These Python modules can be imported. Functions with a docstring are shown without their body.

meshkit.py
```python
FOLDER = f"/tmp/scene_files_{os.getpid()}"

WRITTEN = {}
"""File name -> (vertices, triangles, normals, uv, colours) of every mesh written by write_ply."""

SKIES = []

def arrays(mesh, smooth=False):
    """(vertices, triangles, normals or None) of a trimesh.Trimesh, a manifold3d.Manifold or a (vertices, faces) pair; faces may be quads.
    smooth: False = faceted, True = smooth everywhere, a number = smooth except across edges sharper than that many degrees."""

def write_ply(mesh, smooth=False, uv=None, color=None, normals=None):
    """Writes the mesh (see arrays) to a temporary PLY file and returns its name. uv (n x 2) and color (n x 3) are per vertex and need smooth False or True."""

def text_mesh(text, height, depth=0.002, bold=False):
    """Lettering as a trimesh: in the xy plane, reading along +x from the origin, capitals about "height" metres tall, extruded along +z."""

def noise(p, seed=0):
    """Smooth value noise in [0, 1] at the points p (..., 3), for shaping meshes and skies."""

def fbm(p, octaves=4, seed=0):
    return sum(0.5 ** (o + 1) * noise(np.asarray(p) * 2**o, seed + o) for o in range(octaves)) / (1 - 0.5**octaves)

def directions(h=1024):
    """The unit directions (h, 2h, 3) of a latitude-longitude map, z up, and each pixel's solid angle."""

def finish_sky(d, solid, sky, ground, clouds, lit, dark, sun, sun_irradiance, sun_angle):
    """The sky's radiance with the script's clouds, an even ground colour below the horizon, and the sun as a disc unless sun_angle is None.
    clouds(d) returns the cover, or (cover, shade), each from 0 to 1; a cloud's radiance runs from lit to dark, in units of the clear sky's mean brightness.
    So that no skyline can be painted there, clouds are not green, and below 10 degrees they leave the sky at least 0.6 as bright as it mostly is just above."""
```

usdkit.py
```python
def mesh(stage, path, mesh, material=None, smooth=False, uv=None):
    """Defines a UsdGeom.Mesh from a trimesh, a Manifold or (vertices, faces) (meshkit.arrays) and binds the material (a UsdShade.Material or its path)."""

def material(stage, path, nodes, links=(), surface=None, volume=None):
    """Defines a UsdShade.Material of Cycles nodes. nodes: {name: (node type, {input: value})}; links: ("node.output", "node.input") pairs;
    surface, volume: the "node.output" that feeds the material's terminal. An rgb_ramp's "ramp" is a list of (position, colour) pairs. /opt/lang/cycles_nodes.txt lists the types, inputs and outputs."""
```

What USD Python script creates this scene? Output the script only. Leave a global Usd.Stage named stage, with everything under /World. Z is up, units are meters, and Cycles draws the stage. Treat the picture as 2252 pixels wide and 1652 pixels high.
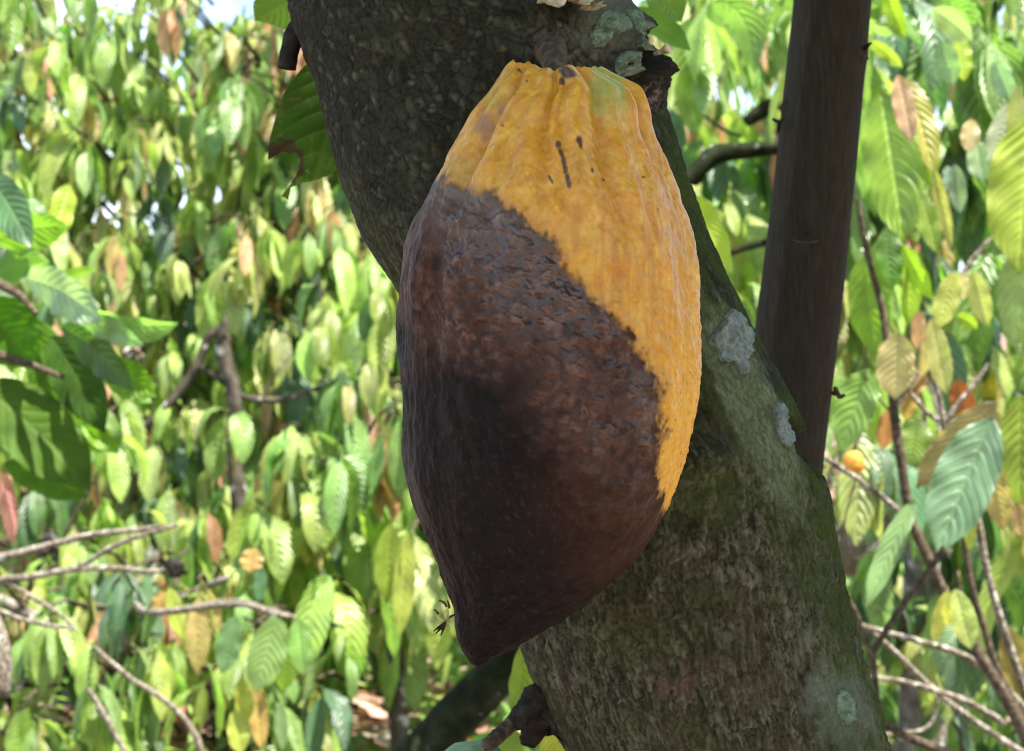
import math
import numpy as np
from scipy.spatial import cKDTree
from scipy.interpolate import CubicSpline, PchipInterpolator
import usdkit, meshkit
from pxr import Usd, UsdGeom, UsdLux, UsdShade, Sdf, Gf, Vt

stage = Usd.Stage.CreateInMemory()
UsdGeom.SetStageUpAxis(stage, "Z")
UsdGeom.Xform.Define(stage, "/World")
stage.SetDefaultPrim(stage.GetPrimAtPath("/World"))
UsdGeom.Scope.Define(stage, "/World/Looks")

# ------------------------------------------------------------------ camera, sky, sun, exposure
T = math.tan(math.radians(19.0))
PITCH = math.radians(3.0)
CAM = np.array([0.0, 0.0, 1.3])
RIGHT = np.array([1.0, 0, 0])
FWD = np.array([0, math.cos(PITCH), math.sin(PITCH)])
UP = np.array([0, -math.sin(PITCH), math.cos(PITCH)])
EXPOSURE = 2.5
SUN_EL = math.radians(64.0)
SUN_AZ = math.radians(128.0)          # atan2(x, y) of the direction towards the sun
SUN_DIR = np.array([math.cos(SUN_EL) * math.sin(SUN_AZ), math.cos(SUN_EL) * math.cos(SUN_AZ), math.sin(SUN_EL)])

cam = UsdGeom.Camera.Define(stage, "/World/camera")
cam.CreateHorizontalApertureAttr(36.0)
cam.CreateVerticalApertureAttr(36.0 * 751 / 1024)
cam.CreateFocalLengthAttr(18.0 / T)
cam.CreateFStopAttr(20.0)
cam.CreateFocusDistanceAttr(0.60)
cam.CreateExposureAttr(EXPOSURE)
cam.CreateClippingRangeAttr((0.02, 1000.0))
cam.AddTranslateOp().Set(tuple(CAM))
cam.AddRotateXOp().Set(90.0 + 3.0)

dome = UsdLux.DomeLight.Define(stage, "/World/sky")
dome.GetPrim().SetCustomDataByKey("kind", "structure")
sky_mat = usdkit.material(stage, "/World/Looks/sky_look", {
    "tc": ("texture_coordinate", {}),
    "sky": ("sky_texture", {"sky_type": "single_scattering", "sun_disc": False, "sun_elevation": SUN_EL, "sun_rotation": SUN_AZ}),
    "n": ("noise_texture", {"scale": 3.0, "detail": 6.0, "roughness": 0.55}),
    "r": ("map_range", {"from_min": 0.47, "from_max": 0.66, "to_min": 0.0, "to_max": 0.8, "clamp": True}),
    "mx": ("mix_color", {"b": (5.5, 5.8, 6.3), "use_clamp": False}),
    "bg": ("background_shader", {"strength": 0.085}),
}, [("tc.generated", "n.vector"), ("n.fac", "r.value"), ("r.result", "mx.fac"), ("sky.color", "mx.a"), ("mx.result", "bg.color")], surface="bg.background")
UsdShade.MaterialBindingAPI.Apply(dome.GetPrim()).Bind(sky_mat)

sun = UsdLux.DistantLight.Define(stage, "/World/sun")
sun.CreateNormalizeAttr(True)
sun.CreateIntensityAttr(1.0)
sun.CreateAngleAttr(0.53)
sun.CreateColorAttr(Gf.Vec3f(1.0, 0.95, 0.87))
zax = Gf.Vec3d(*SUN_DIR)
sun.AddTransformOp().Set(Gf.Matrix4d(Gf.Rotation(Gf.Vec3d(0, 0, 1), zax), Gf.Vec3d(0, 0, 0)))


# ------------------------------------------------------------------ helpers
def at(px, py, d):
    """World point on the ray through (px, py) of a 2252 x 1652 frame, at depth d metres."""
    px, py, d = np.asarray(px, float), np.asarray(py, float), np.asarray(d, float)
    xn, yn = (px - 1126) / 1126 * T, -(py - 826) / 1126 * T
    return CAM + d[..., None] * (xn[..., None] * RIGHT + yn[..., None] * UP + FWD)


def project(p):
    q = np.asarray(p) - CAM
    d = np.maximum(q @ FWD, 1e-6)
    return 1126 + q @ RIGHT / d / T * 1126, 826 - q @ UP / d / T * 1126, d


def mpp(d):
    """metres per pixel of the 2252 frame at depth d"""
    return d * T / 1126


used = {}


def numbered(path):
    k = used.get(path, -1) + 1
    used[path] = k
    return path if k == 0 else f"{path}_{k:03d}"


def normals(v, f):
    n = np.zeros_like(v)
    fn = np.cross(v[f[:, 1]] - v[f[:, 0]], v[f[:, 2]] - v[f[:, 0]])
    for k in range(3):
        for a in range(3):
            n[:, a] += np.bincount(f[:, k], fn[:, a], len(v))
    return n / np.maximum(np.linalg.norm(n, axis=1, keepdims=True), 1e-12)


def put(path, v, f, mat, smooth=True, uv=None, albedo=None, gloss=None, label=None, kind=None):
    v, f = np.asarray(v, float), np.asarray(f, int)
    if f.shape[1] == 4:
        f = np.vstack([f[:, [0, 1, 2]], f[:, [0, 2, 3]]])
    path = numbered(path)
    m = UsdGeom.Mesh.Define(stage, path)
    m.CreatePointsAttr(Vt.Vec3fArray.FromNumpy(np.ascontiguousarray(v, np.float32)))
    m.CreateFaceVertexCountsAttr(Vt.IntArray.FromNumpy(np.full(len(f), 3, np.int32)))
    m.CreateFaceVertexIndicesAttr(Vt.IntArray.FromNumpy(np.ascontiguousarray(f, np.int32).ravel()))
    m.CreateSubdivisionSchemeAttr("none")
    if smooth:
        m.CreateNormalsAttr(Vt.Vec3fArray.FromNumpy(normals(v, f).astype(np.float32)))
        m.SetNormalsInterpolation("vertex")
    pv = UsdGeom.PrimvarsAPI(m)
    if uv is not None:
        pv.CreatePrimvar("st", Sdf.ValueTypeNames.TexCoord2fArray, "vertex").Set(Vt.Vec2fArray.FromNumpy(np.ascontiguousarray(uv, np.float32)))
    if albedo is not None:
        albedo = np.broadcast_to(np.asarray(albedo, float), (len(v), 3))
        pv.CreatePrimvar("albedo", Sdf.ValueTypeNames.Color3fArray, "vertex").Set(Vt.Vec3fArray.FromNumpy(np.ascontiguousarray(albedo, np.float32)))
    if gloss is not None:
        g3 = np.repeat(np.asarray(gloss, float).reshape(-1, 1), 3, 1)
        pv.CreatePrimvar("gloss", Sdf.ValueTypeNames.Color3fArray, "vertex").Set(Vt.Vec3fArray.FromNumpy(np.ascontiguousarray(g3, np.float32)))
    UsdShade.MaterialBindingAPI.Apply(m.GetPrim()).Bind(LOOK[mat])
    if label:
        m.GetPrim().SetCustomDataByKey("label", label)
    if kind:
        m.GetPrim().SetCustomDataByKey("kind", kind)
    return m.GetPrim()


def thing(name, label, cat, group=None):
    p = UsdGeom.Xform.Define(stage, numbered("/World/" + name)).GetPrim()
    p.SetCustomDataByKey("label", label)
    p.SetCustomDataByKey("category", cat)
    if group:
        p.SetCustomDataByKey("group", group)
    return str(p.GetPath())


def join(parts):
    """parts: (v, f, uv, albedo) or (v, f); one merged tuple"""
    V, F, U, A, n = [], [], [], [], 0
    for p in parts:
        V.append(p[0]); F.append(p[1] + n); n += len(p[0])
        if len(p) > 2:
            U.append(p[2]); A.append(np.broadcast_to(p[3], (len(p[0]), 3)))
    return (np.vstack(V), np.vstack(F)) + ((np.vstack(U), np.vstack(A)) if U else ())


def grid_faces(nu, nv, wrap=False):
    """quads of a (nv rows x nu columns) vertex grid"""
    i, j = np.meshgrid(np.arange(nv - 1), np.arange(nu if wrap else nu - 1), indexing="ij")
    j2 = (j + 1) % nu
    return np.stack([i * nu + j, i * nu + j2, (i + 1) * nu + j2, (i + 1) * nu + j], -1).reshape(-1, 4)


def tris(f):
    return np.vstack([f[:, [0, 1, 2]], f[:, [0, 2, 3]]]) if f.shape[1] == 4 else f


def tube(pts, radii, sides=8, seg=0.02, rough=0.0, seed=0, caps=True):
    """smooth tapered tube through pts"""
    pts = np.asarray(pts, float)
    if len(pts) > 2:
        s = np.r_[0, np.cumsum(np.linalg.norm(np.diff(pts, axis=0), axis=1))]
        n = max(len(pts), int(s[-1] / seg) + 2)
        t = np.linspace(0, s[-1], n)
        p = PchipInterpolator(s, pts)(t) * 0.5 + CubicSpline(s, pts)(t) * 0.5
        r = np.interp(t, s if len(np.atleast_1d(radii)) == len(pts) else np.linspace(0, s[-1], len(np.atleast_1d(radii))), np.atleast_1d(radii))
    else:
        L = np.linalg.norm(pts[1] - pts[0])
        n = max(2, int(L / seg) + 1)
        t = np.linspace(0, 1, n)
        p = pts[0] + t[:, None] * (pts[1] - pts[0])
        r = np.interp(t, np.linspace(0, 1, len(np.atleast_1d(radii))), np.atleast_1d(radii))
    d = np.gradient(p, axis=0)
    d /= np.linalg.norm(d, axis=1, keepdims=True) + 1e-12
    ref = np.array([0.31, 0.95, 0.05])
    a = np.cross(d, ref); a /= np.linalg.norm(a, axis=1, keepdims=True) + 1e-12
    b = np.cross(d, a)
    th = np.arange(sides) * 2 * np.pi / sides
    rr = np.broadcast_to(r[:, None], (n, sides)).copy()
    if rough:
        q = np.stack([np.broadcast_to(np.cos(th), (n, sides)) * 1.3, np.broadcast_to(np.sin(th), (n, sides)) * 1.3, np.broadcast_to(np.arange(n)[:, None] * 0.55, (n, sides))], -1)
        rr *= 1 + rough * (meshkit.fbm(q + seed * 7.3, 2, seed) - 0.5) * 2
    v = p[:, None] + rr[..., None] * (np.cos(th)[None, :, None] * a[:, None] + np.sin(th)[None, :, None] * b[:, None])
    v = v.reshape(-1, 3)
    f = tris(grid_faces(sides, n, True))
    if caps:
        k = len(v)
        v = np.vstack([v, p[0], p[-1]])
        j = np.arange(sides); j2 = (j + 1) % sides
        f = np.vstack([f, np.stack([np.full(sides, k), j2, j], 1), np.stack([np.full(sides, k + 1), (n - 1) * sides + j, (n - 1) * sides + j2], 1)])
    return v, f


def pxpath(pts, d):
    pts = np.asarray(pts, float)
    if pts.shape[1] == 3:
        return at(pts[:, 0], pts[:, 1], pts[:, 2])
    dd = np.linspace(d[0], d[1], len(pts)) if np.ndim(d) else np.full(len(pts), d)
    return at(pts[:, 0], pts[:, 1], dd)


# ------------------------------------------------------------------ materials
LOOK = {}


def leaf_look(name, rough, trans, tcol, bump, spec=0.5, vein=0.10, blemish=False):
    nodes = {
        "alb": ("attribute", {"attribute": "albedo"}),
        "tc": ("texture_coordinate", {}),
        "sx": ("separate_xyz", {}),
        "u2": ("math", {"math_type": "multiply_add", "value2": 2.0, "value3": -1.0}),
        "au": ("math", {"math_type": "absolute"}),
        "ph1": ("math", {"math_type": "multiply", "value2": 10.0}),
        "au2": ("math", {"math_type": "power", "value2": 1.35}),
        "ph2": ("math", {"math_type": "multiply_add", "value2": -2.3}),
        "pi": ("math", {"math_type": "multiply", "value2": math.pi}),
        "sn": ("math", {"math_type": "sine"}),
        "ab": ("math", {"math_type": "absolute"}),
        "pw": ("math", {"math_type": "power", "value2": 0.55}),
        "mid": ("map_range", {"from_min": 0.0, "from_max": 0.12, "to_min": 0.0, "to_max": 1.0, "clamp": True}),
        "h": ("math", {"math_type": "multiply"}),
        "geo": ("geometry", {}),
                "bmp": ("bump", {"strength": bump, "distance": 0.006}),
        "vein": ("map_range", {"from_min": 0.1, "from_max": 0.55, "to_min": 1.0, "to_max": 0.0, "clamp": True}),
        "vc": ("mix_color", {"blend_type": "mix", "b": (0.5, 0.55, 0.25)}),
        "vf": ("math", {"math_type": "multiply", "value2": vein}),
        "nz2": ("noise_texture", {"scale": 22.0, "detail": 2.0}),
        "mot": ("map_range", {"from_min": 0.3, "from_max": 0.7, "to_min": 0.72, "to_max": 1.28, "clamp": True}),
        "cm": ("combine_xyz", {}),
        "c2": ("mix_color", {"blend_type": "multiply", "fac": 1.0, "use_clamp": False}),
        "pr": ("principled_bsdf", {"roughness": rough, "specular_ior_level": spec}),
        "tm": ("mix_color", {"blend_type": "multiply", "fac": 1.0, "b": tcol, "use_clamp": False}),
        "tr": ("translucent_bsdf", {}),
        "mx": ("mix_closure", {"fac": trans}),
    }
    links = [("tc.UV", "sx.vector"), ("sx.x", "u2.value1"), ("u2.value", "au.value1"), ("sx.y", "ph1.value1"), ("au.value", "au2.value1"),
             ("au2.value", "ph2.value1"), ("ph1.value", "ph2.value3"), ("ph2.value", "pi.value1"), ("pi.value", "sn.value1"), ("sn.value", "ab.value1"),
             ("ab.value", "pw.value1"), ("au.value", "mid.value"), ("pw.value", "h.value1"), ("mid.result", "h.value2"),
             ("h.value", "bmp.height"),
             ("h.value", "vein.value"), ("vein.result", "vf.value1"), ("vf.value", "vc.fac"), ("alb.color", "vc.a"),
             ("geo.position", "nz2.vector"), ("nz2.fac", "mot.value"), ("mot.result", "cm.x"), ("mot.result", "cm.y"), ("mot.result", "cm.z"),
             ("vc.result", "c2.a"), ("cm.vector", "c2.b"), ("c2.result", "pr.base_color"), ("bmp.normal", "pr.normal"),
             ("c2.result", "tm.a"), ("tm.result", "tr.color"), ("bmp.normal", "tr.normal"), ("pr.BSDF", "mx.closure1"), ("tr.BSDF", "mx.closure2")]
    if blemish:
        nodes |= {"wn": ("noise_texture", {"scale": 14.0, "detail": 1.0}), "wa": ("math", {"math_type": "multiply_add", "value2": 1.1}),
                  "bn": ("noise_texture", {"scale": 95.0, "detail": 3.0, "roughness": 0.65}), "bm": ("map_range", {"from_min": 0.66, "from_max": 0.73, "to_min": 0.0, "to_max": 0.7, "clamp": True}),
                  "bx": ("mix_color", {"b": (0.16, 0.10, 0.04)})}
        links = [l for l in links if l[0] != "c2.result" and l != ("ph2.value", "pi.value1")] + [("geo.position", "wn.vector"), ("wn.fac", "wa.value1"), ("ph2.value", "wa.value3"), ("wa.value", "pi.value1"), ("geo.position", "bn.vector"), ("bn.fac", "bm.value"), ("bm.result", "bx.fac"), ("c2.result", "bx.a"), ("bx.result", "pr.base_color"), ("bx.result", "tm.a")]
    LOOK[name] = usdkit.material(stage, f"/World/Looks/{name}", nodes, links, surface="mx.closure")


leaf_look("leaf_mature", 0.38, 0.38, (1.4, 1.75, 0.75), 0.7, 0.8)
leaf_look("leaf_young", 0.38, 0.48, (1.2, 1.38, 0.9), 0.7, 0.8)
leaf_look("leaf_near_mature", 0.36, 0.34, (1.4, 1.8, 0.7), 0.40, 0.7, 0.06, True)
leaf_look("leaf_near_young", 0.40, 0.46, (1.15, 1.4, 0.8), 0.40, 0.6, 0.06, True)
leaf_look("leaf_near_dry", 0.6, 0.3, (1.3, 1.1, 0.8), 0.2, 0.3, 0.06, True)
leaf_look("leaf_thick", 0.6, 0.24, (1.4, 1.8, 0.5), 0.25, 0.12, 0.03, True)  # low translucency and gloss stand in for shade on the left cluster
leaf_look("leaf_dry", 0.6, 0.30, (1.3, 1.1, 0.7), 0.34, 0.3)


def bark_look(name, ramp, scale, stretch=(1, 1, 1), rough=0.9, bump=0.5, dist=0.01, detail=8.0, spots=None):
    nodes = {
        "geo": ("geometry", {}),
        "mp": ("mapping", {"scale": stretch}),
        "n": ("noise_texture", {"scale": scale, "detail": detail, "roughness": 0.62}),
        "r": ("rgb_ramp", {"ramp": ramp}),
        "b": ("bump", {"strength": bump, "distance": dist}),
        "p": ("principled_bsdf", {"roughness": rough, "specular_ior_level": 0.05}),
    }
    links = [("geo.position", "mp.vector"), ("mp.vector", "n.vector"), ("n.fac", "r.fac"), ("n.fac", "b.height"), ("b.normal", "p.normal")]
    if spots:
        nodes |= {"n2": ("noise_texture", {"scale": spots[0], "detail": 4.0, "roughness": 0.6}),
                  "m2": ("map_range", {"from_min": spots[1], "from_max": spots[1] + 0.05, "clamp": True}),
                  "mx": ("mix_color", {"b": spots[2]})}
        links += [("geo.position", "n2.vector"), ("n2.fac", "m2.value"), ("m2.result", "mx.fac"), ("r.color", "mx.a"), ("mx.result", "p.base_color")]
    else:
        links += [("r.color", "p.base_color")]
    LOOK[name] = usdkit.material(stage, f"/World/Looks/{name}", nodes, links, surface="p.BSDF")


bark_look("twig_pale", [(0.3, (0.035, 0.029, 0.02)), (0.48, (0.12, 0.10, 0.075)), (0.7, (0.33, 0.30, 0.25))], 130, spots=(70, 0.60, (0.36, 0.36, 0.31)))
bark_look("twig_dark", [(0.3, (0.022, 0.017, 0.012)), (0.5, (0.065, 0.05, 0.034)), (0.7, (0.15, 0.12, 0.085))], 130)
bark_look("bark_dark", [(0.25, (0.02, 0.018, 0.014)), (0.5, (0.06, 0.05, 0.04)), (0.75, (0.13, 0.115, 0.09))], 25, spots=(14, 0.60, (0.38, 0.38, 0.34)))
bark_look("limb_dark", [(0.25, (0.006, 0.007, 0.004)), (0.5, (0.014, 0.018, 0.008)), (0.75, (0.035, 0.038, 0.022))], 30, spots=(38, 0.66, (0.13, 0.14, 0.12)))
bark_look("bark_grey", [(0.25, (0.04, 0.035, 0.028)), (0.5, (0.12, 0.105, 0.085)), (0.75, (0.24, 0.22, 0.19))], 25, spots=(17, 0.58, (0.42, 0.41, 0.37)))
bark_look("stub_black", [(0.3, (0.01, 0.009, 0.008)), (0.6, (0.035, 0.03, 0.025)), (0.8, (0.09, 0.08, 0.06))], 140)
bark_look("ground_soil", [(0.3, (0.05, 0.035, 0.025)), (0.5, (0.16, 0.11, 0.08)), (0.7, (0.3, 0.22, 0.17))], 9)
bark_look("pale_crust", [(0.3, (0.075, 0.092, 0.075)), (0.5, (0.145, 0.17, 0.145)), (0.7, (0.23, 0.265, 0.23))], 260, dist=0.002)
bark_look("green_crust", [(0.3, (0.045, 0.065, 0.04)), (0.5, (0.11, 0.15, 0.095)), (0.7, (0.2, 0.25, 0.175))], 240, dist=0.002)
bark_look("fungus_cream", [(0.3, (0.25, 0.16, 0.07)), (0.5, (0.48, 0.38, 0.22)), (0.7, (0.62, 0.54, 0.38))], 200, dist=0.002)
bark_look("stalk_brown", [(0.3, (0.03, 0.02, 0.013)), (0.5, (0.07, 0.05, 0.034)), (0.7, (0.12, 0.09, 0.065))], 260, stretch=(1, 1, .4), bump=.3, dist=0.0015)
bark_look("petal_cream", [(0.3, (0.30, 0.24, 0.10)), (0.6, (0.55, 0.48, 0.26))], 300, dist=0.001)
bark_look("orange_rind", [(0.3, (0.45, 0.16, 0.025)), (0.6, (0.62, 0.30, 0.06))], 40, rough=0.45, dist=0.002)
bark_look("olive_rind", [(0.3, (0.22, 0.14, 0.015)), (0.6, (0.4, 0.24, 0.03))], 40, rough=0.45, dist=0.002)
bark_look("green_rind", [(0.3, (0.09, 0.16, 0.07)), (0.6, (0.20, 0.30, 0.15))], 90, rough=0.5, dist=0.002)
# smooth stem: fine vertical striation
bark_look("stem_brown", [(0.28, (0.021, 0.0178, 0.0118)), (0.5, (0.030, 0.0258, 0.0174)), (0.72, (0.042, 0.0365, 0.025))], 480, stretch=(1, 1, 0.13), rough=0.85, bump=0.4, dist=0.002)
bark_look("scar_pale", [(0.3, (0.03, 0.024, 0.016)), (0.6, (0.07, 0.056, 0.04))], 300, dist=0.002)


def vertex_look(name, rough, scale, bump, dist, spec=0.4, lo=0.75, hi=1.25, stretch=(1, 1, 1), gloss=False):
    nodes = {
        "alb": ("attribute", {"attribute": "albedo"}), "geo": ("geometry", {}), "mp": ("mapping", {"scale": stretch}),
        "n": ("noise_texture", {"scale": scale, "detail": 5.0, "roughness": 0.6}),
        "mr": ("map_range", {"from_min": 0.3, "from_max": 0.7, "to_min": lo, "to_max": hi, "clamp": True}),
        "cx": ("combine_xyz", {}), "mu": ("mix_color", {"blend_type": "multiply", "fac": 1.0, "use_clamp": False}),
        "b": ("bump", {"strength": bump, "distance": dist}),
        "p": ("principled_bsdf", {"roughness": rough, "specular_ior_level": spec}),
    }
    extra = []
    if gloss:
        nodes |= {"gl": ("attribute", {"attribute": "gloss"}), "ro": ("math", {"math_type": "multiply_add", "value2": -0.30, "value3": 0.62}),
                  "sp": ("math", {"math_type": "multiply_add", "value2": 0.60, "value3": 0.0})}
        extra = [("gl.fac", "ro.value1"), ("gl.fac", "sp.value1"), ("ro.value", "p.roughness"), ("sp.value", "p.specular_ior_level")]
    LOOK[name] = usdkit.material(stage, f"/World/Looks/{name}", nodes, extra + [
        ("geo.position", "mp.vector"), ("mp.vector", "n.vector"), ("n.fac", "mr.value"), ("mr.result", "cx.x"), ("mr.result", "cx.y"), ("mr.result", "cx.z"),
        ("alb.color", "mu.a"), ("cx.vector", "mu.b"), ("mu.result", "p.base_color"), ("n.fac", "b.height"), ("b.normal", "p.normal")], surface="p.BSDF")


vertex_look("trunk_bark", 0.95, 420, 0.35, 0.002, 0.04, 0.75, 1.25)
vertex_look("pod_rind", 0.42, 330, 0.22, 0.0016, 0.3, 0.86, 1.14, gloss=True)
vertex_look("litter", 0.75, 60, 0.3, 0.003, 0.3)

# ------------------------------------------------------------------ leaves
WT = [0, .03, .10, .22, .38, .55, .70, .82, .91, .96, 1]
WW = [.03, .22, .52, .82, .98, 1.0, .90, .66, .34, .14, .01]
_wt = np.linspace(0, 1, 400); _ww = PchipInterpolator(WT, WW)(_wt)


def WIDTH(t):
    return np.interp(t, _wt, _ww)



def leaf_grid(c, side, nrm, W, nl, nw, fold, wav, rng, quilt=0.0, twist=0.0, cup=0.0):
    """c (nl,3) midrib; side, nrm (nl,3); returns v, f, uv"""
    t = np.linspace(0, 1, nl)
    u = np.linspace(-1, 1, nw)
    w = np.maximum(WIDTH(t), 0.008) * W / 2
    U, Tt = np.meshgrid(u, t)
    off = (fold * np.abs(U) + cup * U ** 2) * w[:, None]
    if wav:
        p1, p2 = rng.uniform(0, 6.28, 2)
        k1, k2 = rng.uniform(2.0, 3.6, 2)
        off = off + wav * W * np.abs(U) ** 2 * np.where(U > 0, np.sin(k1 * 6.28 * Tt + p1), np.sin(k2 * 6.28 * Tt + p2)) * np.sin(np.pi * Tt) ** .5
    if quilt:
        ph = 10 * Tt - 2.3 * np.abs(U) ** 1.35
        off = off + quilt * W * (np.abs(np.sin(np.pi * ph)) ** .7 - .5) * np.clip(np.abs(U) / .12, 0, 1) * np.clip((1.02 - np.abs(U)) / .2, 0, 1)
    if twist:
        a = twist * (t - .3)
        side, nrm = side * np.cos(a)[:, None] + nrm * np.sin(a)[:, None], nrm * np.cos(a)[:, None] - side * np.sin(a)[:, None]
    v = c[:, None] + (U * w[:, None])[..., None] * side[:, None] * (1 - 0.10 * abs(fold)) + off[..., None] * nrm[:, None]
    uv = np.stack([(U + 1) / 2, Tt], -1)
    return v.reshape(-1, 3), tris(grid_faces(nw, nl)), uv.reshape(-1, 2)


def hang_leaf(base, az, L, W, p0, p1, roll, rng, nl=7, nw=5, wav=.05, fold=.25, petiole=.025, quilt=0.0):
    """a leaf that leaves base towards azimuth az at pitch p0 and bends to pitch p1 (radians, down negative)"""
    h = np.array([math.sin(az), math.cos(az), 0.0]); z = np.array([0, 0, 1.0])
    t = np.linspace(0, 1, nl)
    p = p0 + (p1 - p0) * np.minimum(1, t * 1.5) ** .8
    d = np.cos(p)[:, None] * h + np.sin(p)[:, None] * z
    n = -np.sin(p)[:, None] * h + np.cos(p)[:, None] * z
    s = np.broadcast_to(np.cross(h, z), (nl, 3))
    start = base + petiole * (d[0] * .8 + z * .1)
    c = start + np.vstack([np.zeros(3), np.cumsum((d[1:] + d[:-1]) / 2, axis=0)]) * L / (nl - 1)
    sr = s * math.cos(roll) + n * math.sin(roll)
    nr = n * math.cos(roll) - s * math.sin(roll)
    v, f, uv = leaf_grid(c, sr, nr, W, nl, nw, fold, wav, rng, quilt, rng.normal(0, .5))
    if petiole:
        r = max(.0016, W * .018)
        tri = np.array([[1, 0, 0], [-.5, .87, 0], [-.5, -.87, 0]]) * r
        tv = np.vstack([base + tri, start + tri * .8])
        tf = np.array([[0, 1, 4], [0, 4, 3], [1, 2, 5], [1, 5, 4], [2, 0, 3], [2, 3, 5]])
        f = np.vstack([f, tf + len(v)])
        v = np.vstack([v, tv]); uv = np.vstack([uv, np.tile([[.5, .02]], (len(tv), 1))])
    return v, f, uv


def leaf_batch(B, AZ, L, W, P0, P1, ROLL, FOLD, WAV, TW, PH, K, nl, nw, petiole):
    """all leaves of a tree at once: (n, vertices, 3), faces, uv; the same shape rules as hang_leaf"""
    n = len(L)
    t = np.linspace(0, 1, nl); u = np.linspace(-1, 1, nw)
    h = np.stack([np.sin(AZ), np.cos(AZ), np.zeros(n)], 1)[:, None]; z = np.array([0, 0, 1.0])
    p = P0[:, None] + (P1 - P0)[:, None] * np.minimum(1, t * 1.5)[None] ** .8
    cp, sp_ = np.cos(p)[..., None], np.sin(p)[..., None]
    d = cp * h + sp_ * z
    nr = -sp_ * h + cp * z
    sd_ = np.stack([np.cos(AZ), -np.sin(AZ), np.zeros(n)], 1)[:, None] * np.ones((1, nl, 1))
    start = B + petiole * (d[:, 0] * .8 + z * .1)
    c = start[:, None] + np.concatenate([np.zeros((n, 1, 3)), np.cumsum((d[:, 1:] + d[:, :-1]) / 2, axis=1)], 1) * (L / (nl - 1))[:, None, None]
    an = ROLL[:, None] + TW[:, None] * (t - .3)[None]
    ca, sa = np.cos(an)[..., None], np.sin(an)[..., None]
    s2, n2 = sd_ * ca + nr * sa, nr * ca - sd_ * sa
    w = np.maximum(WIDTH(t), .008)[None] * W[:, None] / 2
    au = np.abs(u)
    off = FOLD[:, None, None] * au * w[..., None]
    wv = np.where(u[None, None] > 0, np.sin(K[:, :1, None] * 6.28 * t[None, :, None] + PH[:, :1, None]), np.sin(K[:, 1:, None] * 6.28 * t[None, :, None] + PH[:, 1:, None]))
    off = off + (WAV * W)[:, None, None] * au ** 2 * wv * np.sqrt(np.sin(np.pi * np.clip(t, 0, 1)) + 1e-9)[None, :, None]
    v = c[:, :, None] + (u * w[..., None])[..., None] * s2[:, :, None] + off[..., None] * n2[:, :, None]
    v = v.reshape(n, -1, 3)
    U, Tt = np.meshgrid(u, t)
    uv = np.stack([(U + 1) / 2, Tt], -1).reshape(-1, 2)
    f = tris(grid_faces(nw, nl))
    tri = np.array([[1, 0, 0], [-.5, .87, 0], [-.5, -.87, 0]])
    r = np.maximum(.0016, W * .018)[:, None, None]
    k = v.shape[1]
    v = np.concatenate([v, B[:, None] + tri * r, start[:, None] + tri * r * .8], 1)
    f = np.vstack([f, np.array([[0, 1, 4], [0, 4, 3], [1, 2, 5], [1, 5, 4], [2, 0, 3], [2, 3, 5]]) + k])
    return v, f, np.vstack([uv, np.tile([[.5, .02]], (6, 1))])


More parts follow.
